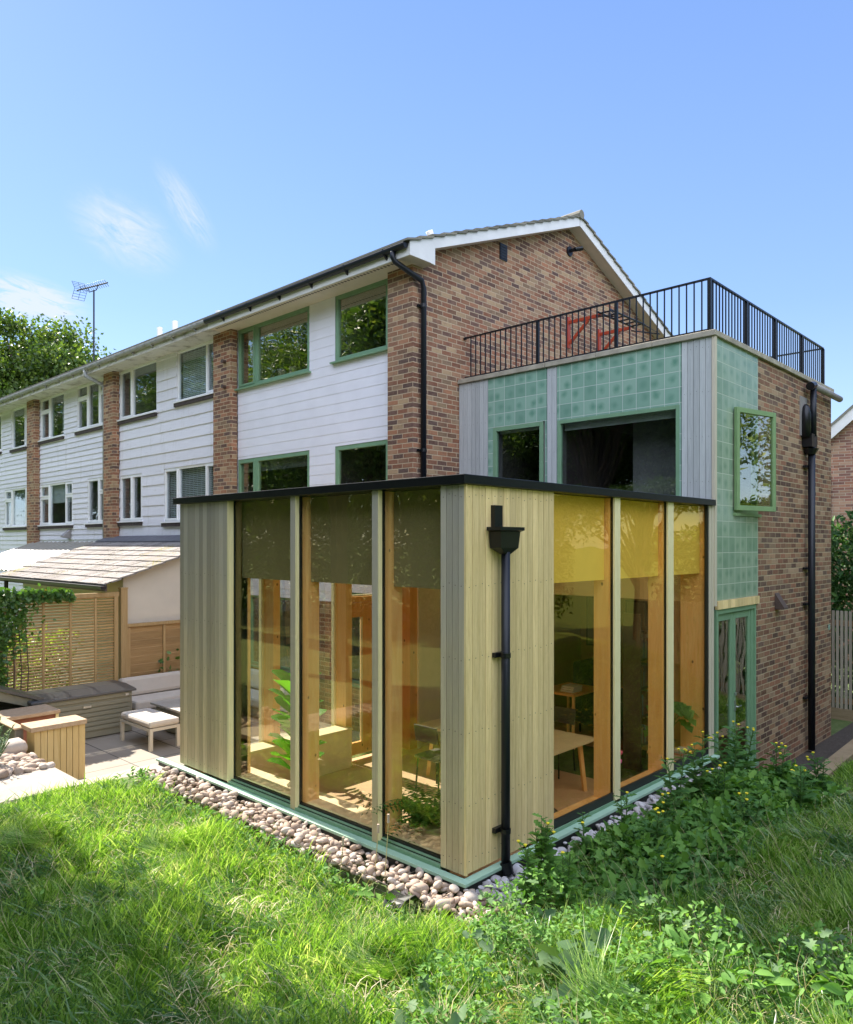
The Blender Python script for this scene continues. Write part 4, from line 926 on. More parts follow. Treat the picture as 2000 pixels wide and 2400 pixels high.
for h in range(5):
    ya, yb = PL[h], PL[h+1]
    H_ = thing('terraced_house', LAB[h], 'house', (9.2, (ya+yb)/2, -.6), 'houses of the brick and board terrace'); houses.append(H_)
    # piers: each house keeps the pier at its near end
    a, c_ = PIER[h]; 
    if h == 0: MB().box(XP, XC+.12, 4.83, c_, -.7, EAVE).build('brick_pier', 'brick', H_)
    else: MB().box(XP, XC+.0, a, c_, -.7, EAVE).build('brick_pier', 'brick', H_)
    f0, f1 = PIER[h][1], (PIER[h+1][0] if h < 4 else yb)
    holes = [(q[0], q[1], q[2], q[3]) for q in WIN[h]]
    z0_ = 1.84 if h == 0 else -.6
    if h == 0:
        g1 = (8.59, 10.20, .28, 1.84); g2 = (6.02, 7.18, .28, 2.05)
        mb = wall(MB(), 'x', XC+.02, .22, f0+.003, f1, -.7, 1.84, [g1, g2]); mb.build('brick_base', 'brick', H_)
        holes.append(g2)
        window(H_, 'x', XC+.02, *g1, muls=[9.3], frame='green', glass='win', sill='green', mw=.09)
        window(H_, 'x', XC+.02, *g2, frame='green', glass='win', sill='green', blind=None)
        w_ = (f0+.003, f1)
        MB().lathe((0, 0, 0), [(.11, 0), (.115, .04), (.10, .08)], 16).build('wall_lamp', 'upvc', H_, smooth=True)
        lm = [o for o in H_.children if o.name.startswith('wall_lamp')][0]; lm.rotation_euler = (0, -R(90), 0); lm.location = Vector((XC+.015, 7.65, 1.52))-H_.location
    mb = wall(MB(), 'x', XC+.03, .2, f0-.02 if h else f0+.002, f1+.001, z0_, EAVE+.1, holes); mb.build('wall', 'room', H_)
    mb = siding(MB(), 'x', XC+.028, f0+.003, f1-.003, z0_, EAVE, holes, PITCH[h], proud=.006 if h == 0 else .024, mi=0)
    mb.build('cladding', 'white' if h == 0 else 'white_old', H_)
    for i, q in enumerate(WIN[h]):
        kw = dict(frame='upvc', glass='win', sill='white')
        if h == 0: kw = dict(frame='green', glass='win_green', sill='green', fw=.085, mw=.12, blind=(q[3]-.30, 'curtain') if i in (0, 1, 2) else None)
        sashes = []
        ed = sorted([q[0]]+q[4]+[q[1]])
        if len(ed) > 2:
            if h == 0: sashes = [(ed[-2]+.06, q[1]-.05, q[2]+.05, q[3]-.05)]
            else:
                for (e0, e1) in zip(ed, ed[1:]):
                    if e1-e0 < .95:
                        tr = [t_ for t_ in q[5] if t_[0] < (e0+e1)/2 < t_[1]]
                        if tr: sashes += [(e0+.03, e1-.03, q[2]+.04, tr[0][2]-.02), (e0+.03, e1-.03, tr[0][2]+.02, q[3]-.04)]
                        else: sashes += [(e0+.03, e1-.03, q[2]+.04, q[3]-.04)]
        if h == 1 and i in (1, 3): kw['blind'] = 'venetian'
        if h == 3 and i == 2: kw['blind'] = 'venetian'
        if h == 2 and i == 0: kw['curtain'] = [(20.85, 21.5), (22.2, 22.75)]
        if h == 2 and i == 2: kw['blind'] = (4.35, 'blind_white')
        if h == 1 and i == 0: kw['blind'] = (7.7, 'curtain')
        if h == 3 and i == 0: kw['curtain'] = [(24.2, 24.9)]
        window(H_, 'x', XC, *q[:4], muls=q[4], trans=q[5], sashes=sashes, **kw)
    # eaves
    yA = 4.56 if h == 0 else ya
    MB().box(3.90, 3.925, yA, yb-.003, 7.90, 8.10).build('fascia', 'fascia' if h == 0 else 'fascia_old', H_)
    so = MB().box(3.926, XC+.12, yA+.02, yb-.004, 7.915, 7.935).build('soffit', 'soffit' if h == 0 else 'fascia_old', H_)
    if h == 0:
        v = MB(); q = 5.0
        while q < 10.9: v.box(4.0, 4.06, q, q+.045, 7.9125, 7.916); q += .09
        v.build('soffit_vent', 'brown', so, kind='stuff')
    gm = 'blackpipe' if h == 0 else 'gutter_old'
    g = MB(); n = 8; pts = [(3.845+.062*math.cos(math.pi+math.pi*k/n), 8.085+.075*math.sin(math.pi+math.pi*k/n)) for k in range(n+1)]
    y0g = 4.585 if h == 0 else ya
    g.prism([(x, y0g, z) for x, z in pts]+[(3.905, y0g, 8.10), (3.785, y0g, 8.10)], (0, yb-y0g-.004, 0)); gu = g.build('gutter', gm, H_)
    q = y0g+.5
    while q < yb-.1:
        MB().prism([(3.90, q, 7.94), (3.90, q, 8.10), (3.782, q, 8.10), (3.80, q, 8.02)], (0, .03 if h == 0 else .06, 0)).build('gutter_bracket', gm, gu); q += 1.05
    # roof courses
    r = MB(); nC = 18; x0 = 3.80; dx = (9.25-x0)/nC; yR = 4.50 if h == 0 else ya
    for k in range(nC):
        xa, xb = x0+k*dx, x0+(k+1)*dx+.06
        za, zb = roof_z(xa)+.045, roof_z(min(xb, 9.25))+.005
        r.prism([(xa, yR, za-.035), (xb, yR, zb-.035), (xb, yR, zb+.0), (xa, yR, za)], (0, yb-yR-.003, 0))
        xa, xb = 18.5-xa, 18.5-xb
        r.prism([(xa, yR, za-.035), (xb, yR, zb-.035), (xb, yR, zb+.0), (xa, yR, za)][::-1], (0, yb-yR-.003, 0))
    r.build('roof', 'rooftile', H_)
    MB().tube([(9.25, yR-.01, 10.27), (9.25, yb, 10.27)], .10, 10).build('ridge_tile', 'rooftile', H_, smooth=False)
    # main structure behind the facade
    mb = MB(); xs_ = [XC+.25, 9.25, 14.0]
    y0b = 4.835 if h == 0 else ya
    mb.prism([(14.0, yb-.10, -.6), (XC+.25, yb-.10, -.6), (XC+.25, yb-.10, 8.0), (9.25, yb-.10, roof_z(9.25)-.06), (14.0, yb-.10, 8.0)], (0, .09, 0)); mb.box(13.9, 14.0, y0b+.2, yb-.1, -.6, 8.0)
    mb.build('party_wall', 'brick', H_)
    if h == 1: MB().box(5.1, 5.22, 12.6, 12.72, 8.4, 8.95).build('flue', 'upvc', H_)
    if h == 2: [MB().tube([(6.6, q_, 9.0), (6.6, q_, 10.0)], .09, 10).build('flue', 'upvc', H_) for q_ in (17.6, 18.6)]
    if h == 0: MB().tube([(6.02, 6.05, 8.8), (6.02, 6.05, 9.30), (5.98, 6.05, 9.36)], .075, 12).build('flue', 'upvc', H_, smooth=True)
A_ = houses[0]
# gable of the end house
gp = [(XC+.121, 4.831), (14.0, 4.831)]
mb = MB(); mb.prism([(14.2, 4.83, -.8), (XC+.1205, 4.83, -.8), (XC+.1205, 4.83, roof_z(XC+.12)-.02), (9.25, 4.83, roof_z(9.25)-.02), (14.2, 4.83, roof_z(14.2)-.02)], (0, .28, 0)); mb.build('gable_wall', 'brick', A_)
def vb(x): return roof_z(x)+.005
b = MB()
b.prism([(9.24, 4.54, vb(9.25)), (9.24, 4.54, vb(9.25)-.225), (4.53, 4.54, vb(4.53)-.215), (4.53, 4.54, 7.885), (4.40, 4.54, 7.90), (3.90, 4.54, 7.90), (3.90, 4.54, vb(3.9)-.02)], (0, .025, 0))
b.prism([(9.26, 4.54, vb(9.25)), (14.9, 4.54, vb(14.9)), (14.9, 4.54, vb(14.9)-.23), (9.26, 4.54, vb(9.25)-.225)], (0, .025, 0)); b.build('bargeboard', 'fascia', A_)
b = MB()
b.prism([(4.53, 4.566, vb(4.53)-.215), (9.25, 4.566, vb(9.25)-.215), (9.25, 4.566, vb(9.25)-.195), (4.53, 4.566, vb(4.53)-.195)], (0, .262, 0))
b.prism([(9.25, 4.566, vb(9.25)-.215), (14.9, 4.566, vb(14.9)-.215), (14.9, 4.566, vb(14.9)-.195), (9.25, 4.566, vb(9.25)-.195)], (0, .262, 0))
b.box(3.93, 4.52, 4.566, 4.828, 7.905, 7.925); b.build('verge_soffit', 'soffit', A_)
v = MB().box(6.73, 6.96, 4.805, 4.828, 8.68, 9.0); vv = v.build('vent_grille', 'black', A_)
v = MB()
for k in range(5): v.box(6.75, 6.94, 4.797, 4.805, 8.71+k*.056, 8.735+k*.056)
v.build('louvre', 'gasket', vv)
v = MB(); v.tube([(9.26, 4.83, 9.54), (9.26, 4.80, 9.54)], .11, 16).tube([(9.27, 4.8, 9.55), (9.30, 4.70, 9.56)], .04, 10).tube([(9.30, 4.70, 9.56), (9.44, 4.60, 9.60)], .05, 10); v.build('security_camera', 'black', A_, smooth=False)
v = MB().tube([(3.845, 4.90, 8.04), (3.845, 4.90, 7.93), (3.87, 4.88, 7.86), (4.38, 4.72, 7.62), (4.45, 4.74, 7.50), (4.45, 4.745, 3.62)], .05, 12); dpA = v.build('downpipe', 'blackpipe', A_, smooth=True)
for z in (7.2, 4.65): v = MB().tube([(4.45, 4.745, z-.03), (4.45, 4.745, z+.03)], .058, 12).box(4.36, 4.54, 4.79, 4.829, z-.02, z+.02); v.build('pipe_bracket', 'black', dpA)
v = MB().tube([(3.85, 17.72, 8.03), (3.86, 17.70, 7.85), (4.28, 17.50, 7.62), (4.33, 17.50, 7.45), (4.33, 17.50, 2.9)], .055, 10); v.build('downpipe', 'gutter_old', houses[2], smooth=True)
v = MB().prism([(XC-.004, 20.2, 3.46), (XC-.24, 20.2, 3.24), (XC-.24, 20.2, 3.20), (XC-.004, 20.2, 3.16)], (0, .22, 0)); v.build('vent_cowl', 'plastic_grey', houses[2])
v = MB(); 
for (y, z) in ((10.9, 7.2), (10.9, 6.62)): v.tube([(XP, y, z), (XP-.10, y-.02, z)], .045, 8)
v.build('wall_bracket', 'brown', houses[1])
# potted plants on the green window's sill
for i, (y, c) in enumerate(((9.35, 'left'), (8.95, 'middle'), (8.35, 'right'))):
    t = thing('windowsill_plant', f'small potted plant on the upstairs green window sill, {["leftmost", "middle", "rightmost and leafiest"][i]} of three', 'potted plant', (XC+.30, y, 6.66), 'pots on the upstairs window sill')
    MB().lathe((XC+.30, y, 6.66), [(.07, 0), (.09, .18), (.08, .18)], 12).build('pot', ['cream', 'cream', 'picture'][i], t, smooth=True)
    n = [14, 16, 150][i]; A = rand_dirs(n, .7); L = rng.uniform(.12, .24, n)
    P = np.tile([XC+.30, y, 6.82], (n, 1)) if i < 2 else np.array([XC+.30, y, 7.2])+rng.normal(size=(n, 3))*(.05, .16, .25)
    V, F = scatter(T_FOLD, P, A, rand_dirs(n), L*(1 if i < 2 else .6), L*.3); mesh_np('leaves', V, tri_split(F), 'weed_dark' if i < 2 else 'tree_gold', t)
MB().box(XC+.2, XC+.45, 8.1, 10.6, 6.55, 6.655).build('inner_sill', 'birch', A_)
# antenna
t = thing('tv_aerial', 'tall TV aerial on a thin black mast above the terrace roof', 'aerial', (8.0, 27.0, 9.7))
MB().tube([(8, 27, 9.6), (8, 27, 13.5)], .035, 8).build('mast', 'black', t)
b = MB().tube([(8, 28.7, 13.88), (8, 25.7, 13.50)], .03, 6)
for k in range(13): 
    y = 28.2-k*.2; zc = 13.88-(28.7-y)*.127; b.beam((7.88, y-.05, zc+.10), (8.12, y+.05, zc-.10), .012, .012)
b.tube([(8, 27.6, 13.72), (8, 27.45, 13.52), (8, 26.75, 13.45), (8, 26.6, 13.6)], .018, 6); b.build('boom', 'black', t)
b = MB()
for sg in (1, -1):
    c0 = Vector((8, 28.3, 13.83)); e = Vector((0, .62, sg*.75)).normalized()*.48; sx = Vector((.26, 0, 0))
    for k in range(5): b.beam(c0+e*(k/4)-sx, c0+e*(k/4)+sx, .012, .012)
    for k in (-1, 0, 1): b.beam(c0+sx*k, c0+sx*k+e, .012, .012)
b.build('reflector', 'black', t)

# ================================================================== LEAN-TO, SCREEN, PATIO
lt = thing('lean_to', 'white rendered lean-to with a mossy pale tiled roof against the neighbouring house', 'lean-to', (3.2, 14, -.6))
def lz(x): return 2.17+(x-1.46)*.335
mb = MB(); mb.prism([(1.95, 11.10, -.6), (XP-.01, 11.10, -.6), (XP-.01, 11.10, lz(XP)-.06), (1.95, 11.10, lz(1.95)-.06)][::-1], (0, .2, 0)); mb.box(1.95, 2.15, 11.3, 17.0, -.6, lz(2.05)-.09); mb.box(2.15, XP-.01, 16.8, 17.0, -.6, lz(2.1)-.1); mb.build('rendered_wall', 'render', lt)
r = MB(); nC = 8
for k in range(nC):
    xa = 1.40+k*(4.0-1.40)/nC; xb = xa+(4.0-1.40)/nC+.05
    y = 10.80
    while y < 17.3:
        e = min(y+.32, 17.35); j = rng.uniform(-.004, .004)
        r.prism([(xa, y, lz(xa)+.01+j), (xb, y, lz(xb)-.02+j), (xb, y, lz(xb)+.012+j), (xa, y, lz(xa)+.036+j)], (0, e-y-.006, 0)); y = e
r.build('roof', 'ltile', lt)
b = MB(); b.prism([(3.98, 10.82, lz(3.98)+.0), (XC-.04, 10.82, lz(XC)+.02), (XC-.04, 10.82, lz(XC)+.05), (3.98, 10.82, lz(3.98)+.055)], (0, 6.5, 0)); b.build('flashing', 'lead', lt)
g = MB(); pts = [(1.375+.07*math.cos(math.pi+math.pi*k/8), 2.14+.08*math.sin(math.pi+math.pi*k/8)) for k in range(9)]
g.prism([(x, 10.72, z) for x, z in pts], (0, 6.7, 0)); g.build('gutter', 'blackpipe', lt)
b = MB().box(1.45, 1.50, 10.85, 17.2, 2.02, 2.16); b.build('fascia', 'brown', lt)
MB().tube([(1.42, 16.6, 2.1), (1.42, 16.6, -.6)], .05, 8).build('downpipe', 'black', lt)
# corrugated lean-to further along
t = thing('corrugated_lean_to', 'lean-to with a corrugated plastic roof at the left edge of the photo', 'lean-to', (3.3, 20.2, -.6))
mb = MB(); n = 60
for i in range(n):
    ya_, yb_ = 17.6+i*.09, 17.6+(i+1)*.09; za_, zb_ = .03*math.sin(i*1.6), .03*math.sin((i+1)*1.6)
    mb.add([(2.2, ya_, 2.25+za_), (4.35, ya_, 3.05+za_), (4.35, yb_, 3.05+zb_), (2.2, yb_, 2.25+zb_), (2.2, ya_, 2.235+za_), (4.35, ya_, 3.035+za_), (4.35, yb_, 3.035+zb_), (2.2, yb_, 2.235+zb_)], [(0,3,2,1),(4,5,6,7),(0,4,7,3),(0,1,5,4),(3,7,6,2)])
mb.build('corrugated_roof', 'poly', t)
MB().beam((2.15, 17.55, 2.25), (4.35, 17.55, 3.06), .12, .14).build('edge_trim', 'upvc', t)
MB().box(2.3, 2.38, 17.6, 23, -.6, .5).box(2.3, 4.3, 17.55, 17.62, -.6, 2.2).build('wall', 'render', t)
# slatted screen
sc = thing('slatted_screen', 'tall slatted timber privacy screen with vertical battens and ivy at its left', 'screen', (.7, 10.9, -.55))
SY = 10.86
b = MB(); z = -.45
while z < 1.90: b.box(-.62, 1.70, SY, SY+.016, z, z+.033); z += .057
b.build('slats', 'slatwood', sc)
b = MB()
for x in (-.24, .27, .775, 1.265): b.box(x-.022, x+.022, SY-.024, SY-.002, -.45, 1.90)
b.box(-.66, 1.74, SY-.03, SY+.05, 1.915, 2.0); b.box(1.64, 1.72, SY-.035, SY+.04, -.5, 1.913); b.build('battens', 'postwood', sc)
b = MB().box(1.775, 1.915, SY-.05, SY+.08, -.55, 2.06); b.box(1.765, 1.925, SY-.06, SY+.09, 2.062, 2.09); b.build('post', 'postwood', sc, bevel=.006)
MB().box(-.86, -.70, SY-.05, SY+.08, -.55, 2.0).build('post', 'postwood', sc)
b = MB().box(1.94, 4.25, SY+.02, SY+.04, -.5, 1.26)
t = thing('timber_fence', 'low brown overlapping timber fence panel against the white rendered wall', 'fence', (3.1, 10.9, -.55))
b = MB(); z = -.5; k = 0
while z < 1.22: b.obox((3.08, SY+.05+.008*(k % 2), z+.05), (1.16, 0, 0), (0, .010, .006), (0, -.004, .055)); z += .085; k += 1
b.build('boards', 'slatwood', t)
b = MB().box(1.93, 1.99, SY-.01, SY+.03, -.55, 1.24).box(1.93, 4.25, SY-.015, SY+.08, 1.26, 1.32)
for x in (2.75, 3.5): b.box(x-.025, x+.025, SY, SY+.035, -.5, 1.25)
b.build('frame', 'postwood', t)
# storage box
t = thing('storage_box', 'long green grey metal garden storage box with a dark lid and ribbed front', 'storage box', (.5, 9.85, -.55))
b = MB().box(-.42, 1.34, 9.40, 10.28, -.53, .22)
b.build('body', 'bin', t, bevel=.008)
b = MB()
for k in range(6): b.box(-.36, 1.29, 9.375, 9.399, -.40+k*.085, -.40+k*.085+.066)
b.box(-.40, 1.32, 9.372, 9.399, .14, .218); b.build('front_rib', 'bin', t, bevel=.006)
b = MB(); b.prism([(-.47, 9.33, .225), (-.47, 9.33, .265), (-.47, 9.80, .315), (-.47, 10.32, .30), (-.47, 10.32, .225)][::-1], (1.87, 0, 0)); b.build('lid', 'bin_lid', t, bevel=.01)
MB().box(.42, .56, 9.35, 9.375, .03, .065).build('handle', 'silver', t); MB().box(1.20, 1.26, 9.365, 9.38, .15, .195).build('badge', 'cushion', t)
# small gabled shelter
t = thing('gabled_shelter', 'small grey metal shelter with a shallow gabled lid behind the stone topped planter', 'garden shelter', (-1.0, 9.9, -.5))
b = MB(); b.prism([(-1.85, 9.45, .27), (-1.0, 9.45, .60), (-.22, 9.45, .30), (-.24, 9.45, .25), (-1.0, 9.45, .55), (-1.85, 9.45, .22)], (0, .95, 0)); b.build('lid', 'bin_lid', t)
b = MB(); b.prism([(-1.8, 9.50, .22), (-1.0, 9.50, .54), (-.30, 9.50, .26), (-.42, 9.50, .17), (-1.0, 9.50, .38), (-1.6, 9.50, .17)], (0, .03, 0)); b.box(-.34, -.30, 9.50, 10.35, -.5, .25).box(-1.8, -1.76, 9.5, 10.35, -.5, .22).box(-1.76, -.34, 10.3, 10.35, -.5, .3); b.build('body', 'bin', t)
MB().lathe((-1.0, 9.48, .42), [(.02, -.02), (.02, .02)], 8).build('screw', 'silver', t)
# planters
t = thing('timber_planter', 'pale vertical boarded planter wall with a rusty stone top beside the patio', 'planter', (-.8, 7.35, -.55))
b = MB(); boards_v(b, 'y', 7.17, -1.16, -.44, -.55, .27, 8, gap=.007); b.box(-1.155, -.455, 7.20, 7.50, -.55, .268); b.box(-.455, -.437, 7.18, 7.5, -.55, .268); b.build('board_face', 'planterwood', t, bevel=.002)
MB().box(-1.22, -.425, 7.13, 7.56, .275, .345).build('stone_top', 'coping', t, bevel=.008)
t = thing('retaining_wall', 'dark stone retaining wall running back from the boarded planter', 'retaining wall', (-1.25, 8.3, -.3))
MB().box(-1.31, -1.19, 7.52, 9.3, -.35, .27).build('stone_face', 'darkstone', t, bevel=.01); MB().box(-1.33, -1.18, 7.50, 9.3, .272, .30).build('stone_cap', 'coping', t, bevel=.008)
t = thing('brick_planter', 'second planter of rusty brick under a rough stone slab, behind the boarded one', 'planter', (-.8, 9.1, -.4))
MB().box(-1.15, -.30, 8.72, 9.28, -.55, .16).build('brick_face', 'rust', t); MB().box(-1.18, -.235, 8.66, 9.32, .165, .225).build('stone_top', 'coping', t, bevel=.01); MB().box(-.298, -.25, 8.70, 8.76, -.5, .16).build('corner_post', 'pale_wood', t)
# stool, table, sofa
t = thing('garden_footstool', 'cream cushioned metal footstool on the sunny patio', 'footstool', (1.2, 8.35, -.55))
b = MB()
for x in (.925, 1.425):
    for y in (7.82, 8.90): MB().box(x-.028, x+.028, y-.028, y+.028, -.55, -.19).build('leg', 'furn', t)
b.box(.90, 1.45, 7.795, 7.845, -.215, -.165).box(.90, 1.45, 8.875, 8.925, -.215, -.165).box(.90, .95, 7.846, 8.874, -.215, -.165).box(1.40, 1.45, 7.846, 8.874, -.215, -.165).box(.955, 1.395, 7.85, 8.87, -.20, -.175); b.build('frame', 'furn', t)
MB().box(.895, 1.455, 7.79, 8.93, -.162, -.04).build('cushion', 'cushion', t, bevel=.045)
t = thing('garden_table', 'low grey slatted garden table between the footstool and the corner sofa', 'table', (2.1, 8.4, -.55))
b = MB()
for k in range(12): b.box(1.57, 2.62, 7.62+k*.127, 7.62+k*.127+.120, -.035, .0)
b.build('slatted_top', 'tabletop', t); b = MB().box(1.75, 2.45, 7.8, 8.95, -.52, -.04).build('base', 'bin', t)
MB().box(1.65, 2.55, 7.7, 9.05, -.14, -.037).build('apron', 'tabletop', t)
t = thing('corner_sofa', 'long cream cushioned garden corner sofa along the fence and house wall', 'sofa', (3.2, 9.8, -.55))
MB().box(1.66, 4.15, 9.95, 10.75, -.50, -.33).box(3.5, 4.15, 7.4, 9.95, -.50, -.33).build('frame', 'bin', t)
MB().box(1.68, 3.45, 9.95, 10.55, -.32, -.12).build('seat_cushion', 'cushion', t, bevel=.05); MB().box(3.47, 4.05, 7.42, 10.55, -.32, -.12).build('seat_cushion', 'cushion_grey', t, bevel=.05)
MB().obox((2.9, 10.62, .06), (1.25, 0, 0), (0, .12, -.02), (0, .03, .19)).build('back_cushion', 'cushion', t, bevel=.07); MB().obox((4.16, 8.9, .06), (0, 1.5, 0), (.11, 0, 0), (.02, 0, .19)).build('back_cushion', 'cushion_grey', t, bevel=.07)

# ================================================================== RIGHT SIDE
t = thing('slat_fence', 'vertical slatted timber fence at the right edge below the conifer hedge', 'fence', (13, 0, -.85))
b = MB(); y = 2.0
while y > -5: b.box(12.98, 13.01, y-.055, y, -.6, 1.53); y -= .085
b.build('slats', 'greyfence', t); MB().box(13.02, 13.06, -5, 2, -.5, -.38).box(13.02, 13.06, -5, 2, 1.2, 1.32).build('rail', 'slatwood', t); MB().box(12.97, 13.05, -5, 2, -.86, -.605).build('gravel_board', 'sleeper', t)
nb_ = thing('neighbouring_house', 'orange brick house with white bargeboard half hidden at the right edge', 'house', (22, -1.5, -.8), rz=R(12))
def NBp(mb_, nm, mt):
    """points given in the house's own frame, turned about its base"""
    m_ = world_of(nb_); mb_.v = [tuple(m_ @ Vector(q)) for q in mb_.v]; return mb_.build(nm, mt, nb_)
hw = 4.6
NBp(MB().prism([(0, hw, 0), (0, -hw, 0), (0, -hw, 6.9), (0, 0, 11.1), (0, hw, 6.9)], (8, 0, 0)), 'brick_wall', 'brick_nb')
b = MB()
for sg in (1, -1):
    b.prism([(-.3, sg*(hw+.25), 6.95), (-.3, 0, 11.38), (-.3, 0, 11.05), (-.3, sg*(hw+.25), 6.55)][::sg], (.04, 0, 0))
NBp(b, 'bargeboard', 'fascia')
b = MB()
for sg in (1, -1): b.prism([(-.34, sg*(hw+.4), 6.90), (-.34, 0, 11.46), (-.34, 0, 11.38), (-.34, sg*(hw+.4), 6.80)][::sg], (8.5, 0, 0))
NBp(b, 'roof', 'rooftile')
NBp(MB().tube([(-.28, hw+.3, 6.5), (-.28, hw-.1, 6.2), (-.12, hw-.28, 6.0), (-.12, hw-.28, 0)], .06, 8), 'downpipe', 'blackpipe')
f = MB()
for (ya_, za_) in ((-2.5, 4.6), (1.0, 4.6), (-2.5, 1.3)): f.box(-.05, .02, ya_, ya_+1.5, za_, za_+1.3)
NBp(f, 'window_frame', 'upvc')
f = MB()
for (ya_, za_) in ((-2.5, 4.6), (1.0, 4.6), (-2.5, 1.3)): f.box(-.06, -.052, ya_+.08, ya_+1.42, za_+.08, za_+1.22)
NBp(f, 'window_pane', 'room_dark')

# ================================================================== GRAVEL BEDS
def ico(sub=2):
    import bmesh
    bm = bmesh.new(); bmesh.ops.create_icosphere(bm, subdivisions=sub, radius=1); v = np.array([q.co for q in bm.verts]); f = np.array([[x.index for x in t.verts] for t in bm.faces]); bm.free(); return v, f
IV, IF = ico(2)
def pebbles(name, pts, mt, smin=.030, smax=.062, **k):
    n = len(pts); Vs = []
    for i in range(n):
        a = rng.uniform(smin, smax)*rng.choice([.7, .9, 1, 1, 1.4]); s3 = np.array([a, a*rng.uniform(.62, .85), a*rng.uniform(.42, .62)])
        v = IV*s3; v = v*(1+.10*np.sin(IV[:, [1]]*3+i)+.05*np.cos(IV[:, [0]]*5+i*2))
        q = Matrix.Rotation(rng.uniform(0, 6.28), 3, 'Z') @ Matrix.Rotation(rng.normal(0, .38), 3, 'X') @ Matrix.Rotation(rng.normal(0, .30), 3, 'Y')
        Vs.append(v @ np.array(q).T + pts[i])
    V = np.concatenate(Vs); F = (IF[None]+(np.arange(n)*len(IV))[:, None, None]).reshape(-1, 3)
    return mesh_np(name, V, F, mt, smooth=True, kind='stuff', **k)
def bed(x0, x1, y0, y1, z, sp=.083, layers=((0, 1.0), (.045, .55)), zf=None):
    out = []
    for dz, pr in layers:
        for x in np.arange(x0, x1, sp):
            for y in np.arange(y0, y1, sp*.92):
                if rng.random() < pr:
                    px_, py_ = x+rng.normal(0, .018), y+rng.normal(0, .018); out.append((px_, py_, (z if zf is None else zf(px_, py_))+dz+rng.uniform(-.01, .015)))
    return np.array(out)
P1 = bed(-.46, -.11, -.10, 5.30, -.115); P1b = bed(-.95, -.44, 4.55, 5.15, -.12, layers=((0, 1.), (.035, .4)))
P1c = bed(-.40, -.02, -.50, -.10, -.13)
pebbles('gravel', np.concatenate([P1, P1b, P1c]), 'pebble', label='rounded pinkish cobbles along the sunny left side of the glazed room', cat='gravel')
P2 = bed(.0, 5.15, -.52, -.11, -.14); P2 = P2[P2[:, 0] > .02]
pebbles('gravel', P2, 'pebble_shade', label='rounded cobbles toned grey for shade along the right side of the glazed room', cat='gravel')
P3 = bed(-2.5, -1.30, 6.2, 7.4, -.02, layers=((0, 1.), (.04, .5)))
pebbles('gravel', P3, 'pebble', smin=.05, smax=.085, label='flat cobbles beside the boarded planter and the silver rosemary', cat='gravel')
pebbles('boulder', np.array([(-1.42, 7.30, .06)]), 'pebble', smin=.16, smax=.17)
bo = bpy.data.objects['boulder']; bo['kind'] = ''; del bo['kind']; tag(bo, 'large flat rounded stone against the dark retaining wall', 'stone')
# wire gabion edge
g = thing('wire_gabion', 'rusting wire mesh edge holding back the cobbles on the lawn side', 'wire edging', (-.47, 2.3, -.35))
mb = MB()
yy = np.arange(.0, 4.95, .085)
for z in (-.085, -.16, -.24, -.32): mb.beam((-.475, .0, z), (-.475, 4.95, z), .005 if z < -.1 else .008, .005)
mb.beam((-.475, .0, -.085), (-.10, -.02, -.09), .006, .006)
for y in yy: mb.beam((-.475, y, -.33), (-.475, y, -.083), .004, .004)
for y in yy[::6]: mb.beam((-.475, y, -.07), (-.11, y, -.075), .004, .004)
mb.build('mesh', 'wire', g)
mb = MB(); fl_ = [(-.50, .30), (-.58, .27), (-.67, .22), (-.74, .14)]; top_ = []
for i, (x_, z_) in enumerate(zip((-.49, -.58, -.68, -.78), (-.10, -.02, -.02, -.10))):
    for y_ in (.34-.03*i, .17+.02*i, .02+.03*i): top_.append((x_, y_, z_+.03*math.sin(y_*17+i)))
F_ = [(i*3+j, i*3+j+1, (i+1)*3+j+1, (i+1)*3+j) for i in range(3) for j in range(2)]
mb.add(top_, F_); mb.add([(x_, y_, z_-.007) for x_, y_, z_ in top_], [q[::-1] for q in F_])
mb.build('liner_flap', 'gasket', label='loose flap of black membrane poking from the wire edge near the corner', cat='membrane')

# ================================================================== GRASS
def vnoise(x, y, s, seed=0):
    return (np.sin(x*s+seed)*np.cos(y*s*1.13-seed)+np.sin(x*s*2.1-y*s*1.7+seed*2)*.5+np.cos(y*s*2.9+x*s*.6+seed)*.35)/1.85
CX, CY = -5.166, -4.419
def in_view(x, y, m=90):
    dx, dy = x-CX, y-CY; D = dx*.7266+dy*.6871; l = dx*.6871-dy*.7266; u = 1000+1763*l/np.maximum(D, .1)
    return (D > 1.6) & (u > -m) & (u < 2000+m), D
def grass_ok(x, y):
    ok = ((x < -.64) & (y < 5.10)) | ((x < -.5) & (y < .1)) | ((y < -.62) & (x < 13))
    ok &= ~((x > 4.3) & (x < 4.85) & (y > -2.6)); ok &= ~((x > 4.6) & (x < 6.4) & (y > -2.1)); ok &= ~((x > 5.1) & (y > -.98)); ok &= ~((x > -.98) & (y > 4.45))
    ok &= (x > -9) & (y > -9)
    return ok
T_BLADE = (np.array([(0,.5,0),(0,-.5,0),(.38,.42,.10),(.38,-.42,.10),(.72,.28,.0),(.72,-.28,.0),(1,0,-.28)], float), np.array([(0,1,3,2),(2,3,5,4),(4,5,6,6)]))
NB = 420000
gx = rng.uniform(-9, 13, NB*6); gy = rng.uniform(-9, 5.1, NB*6)
v_, D_ = in_view(gx, gy, 900); v2_, _ = in_view(gx, gy); keep = grass_ok(gx, gy) & v_ & (v2_ | (rng.random(len(gx)) < .5)); print('cand', keep.sum())
dens = .72*np.clip(22/(D_**1.7), .02, 1)*(.72+.28*vnoise(gx, gy, 3.1, 1))
keep &= rng.random(len(gx)) < dens
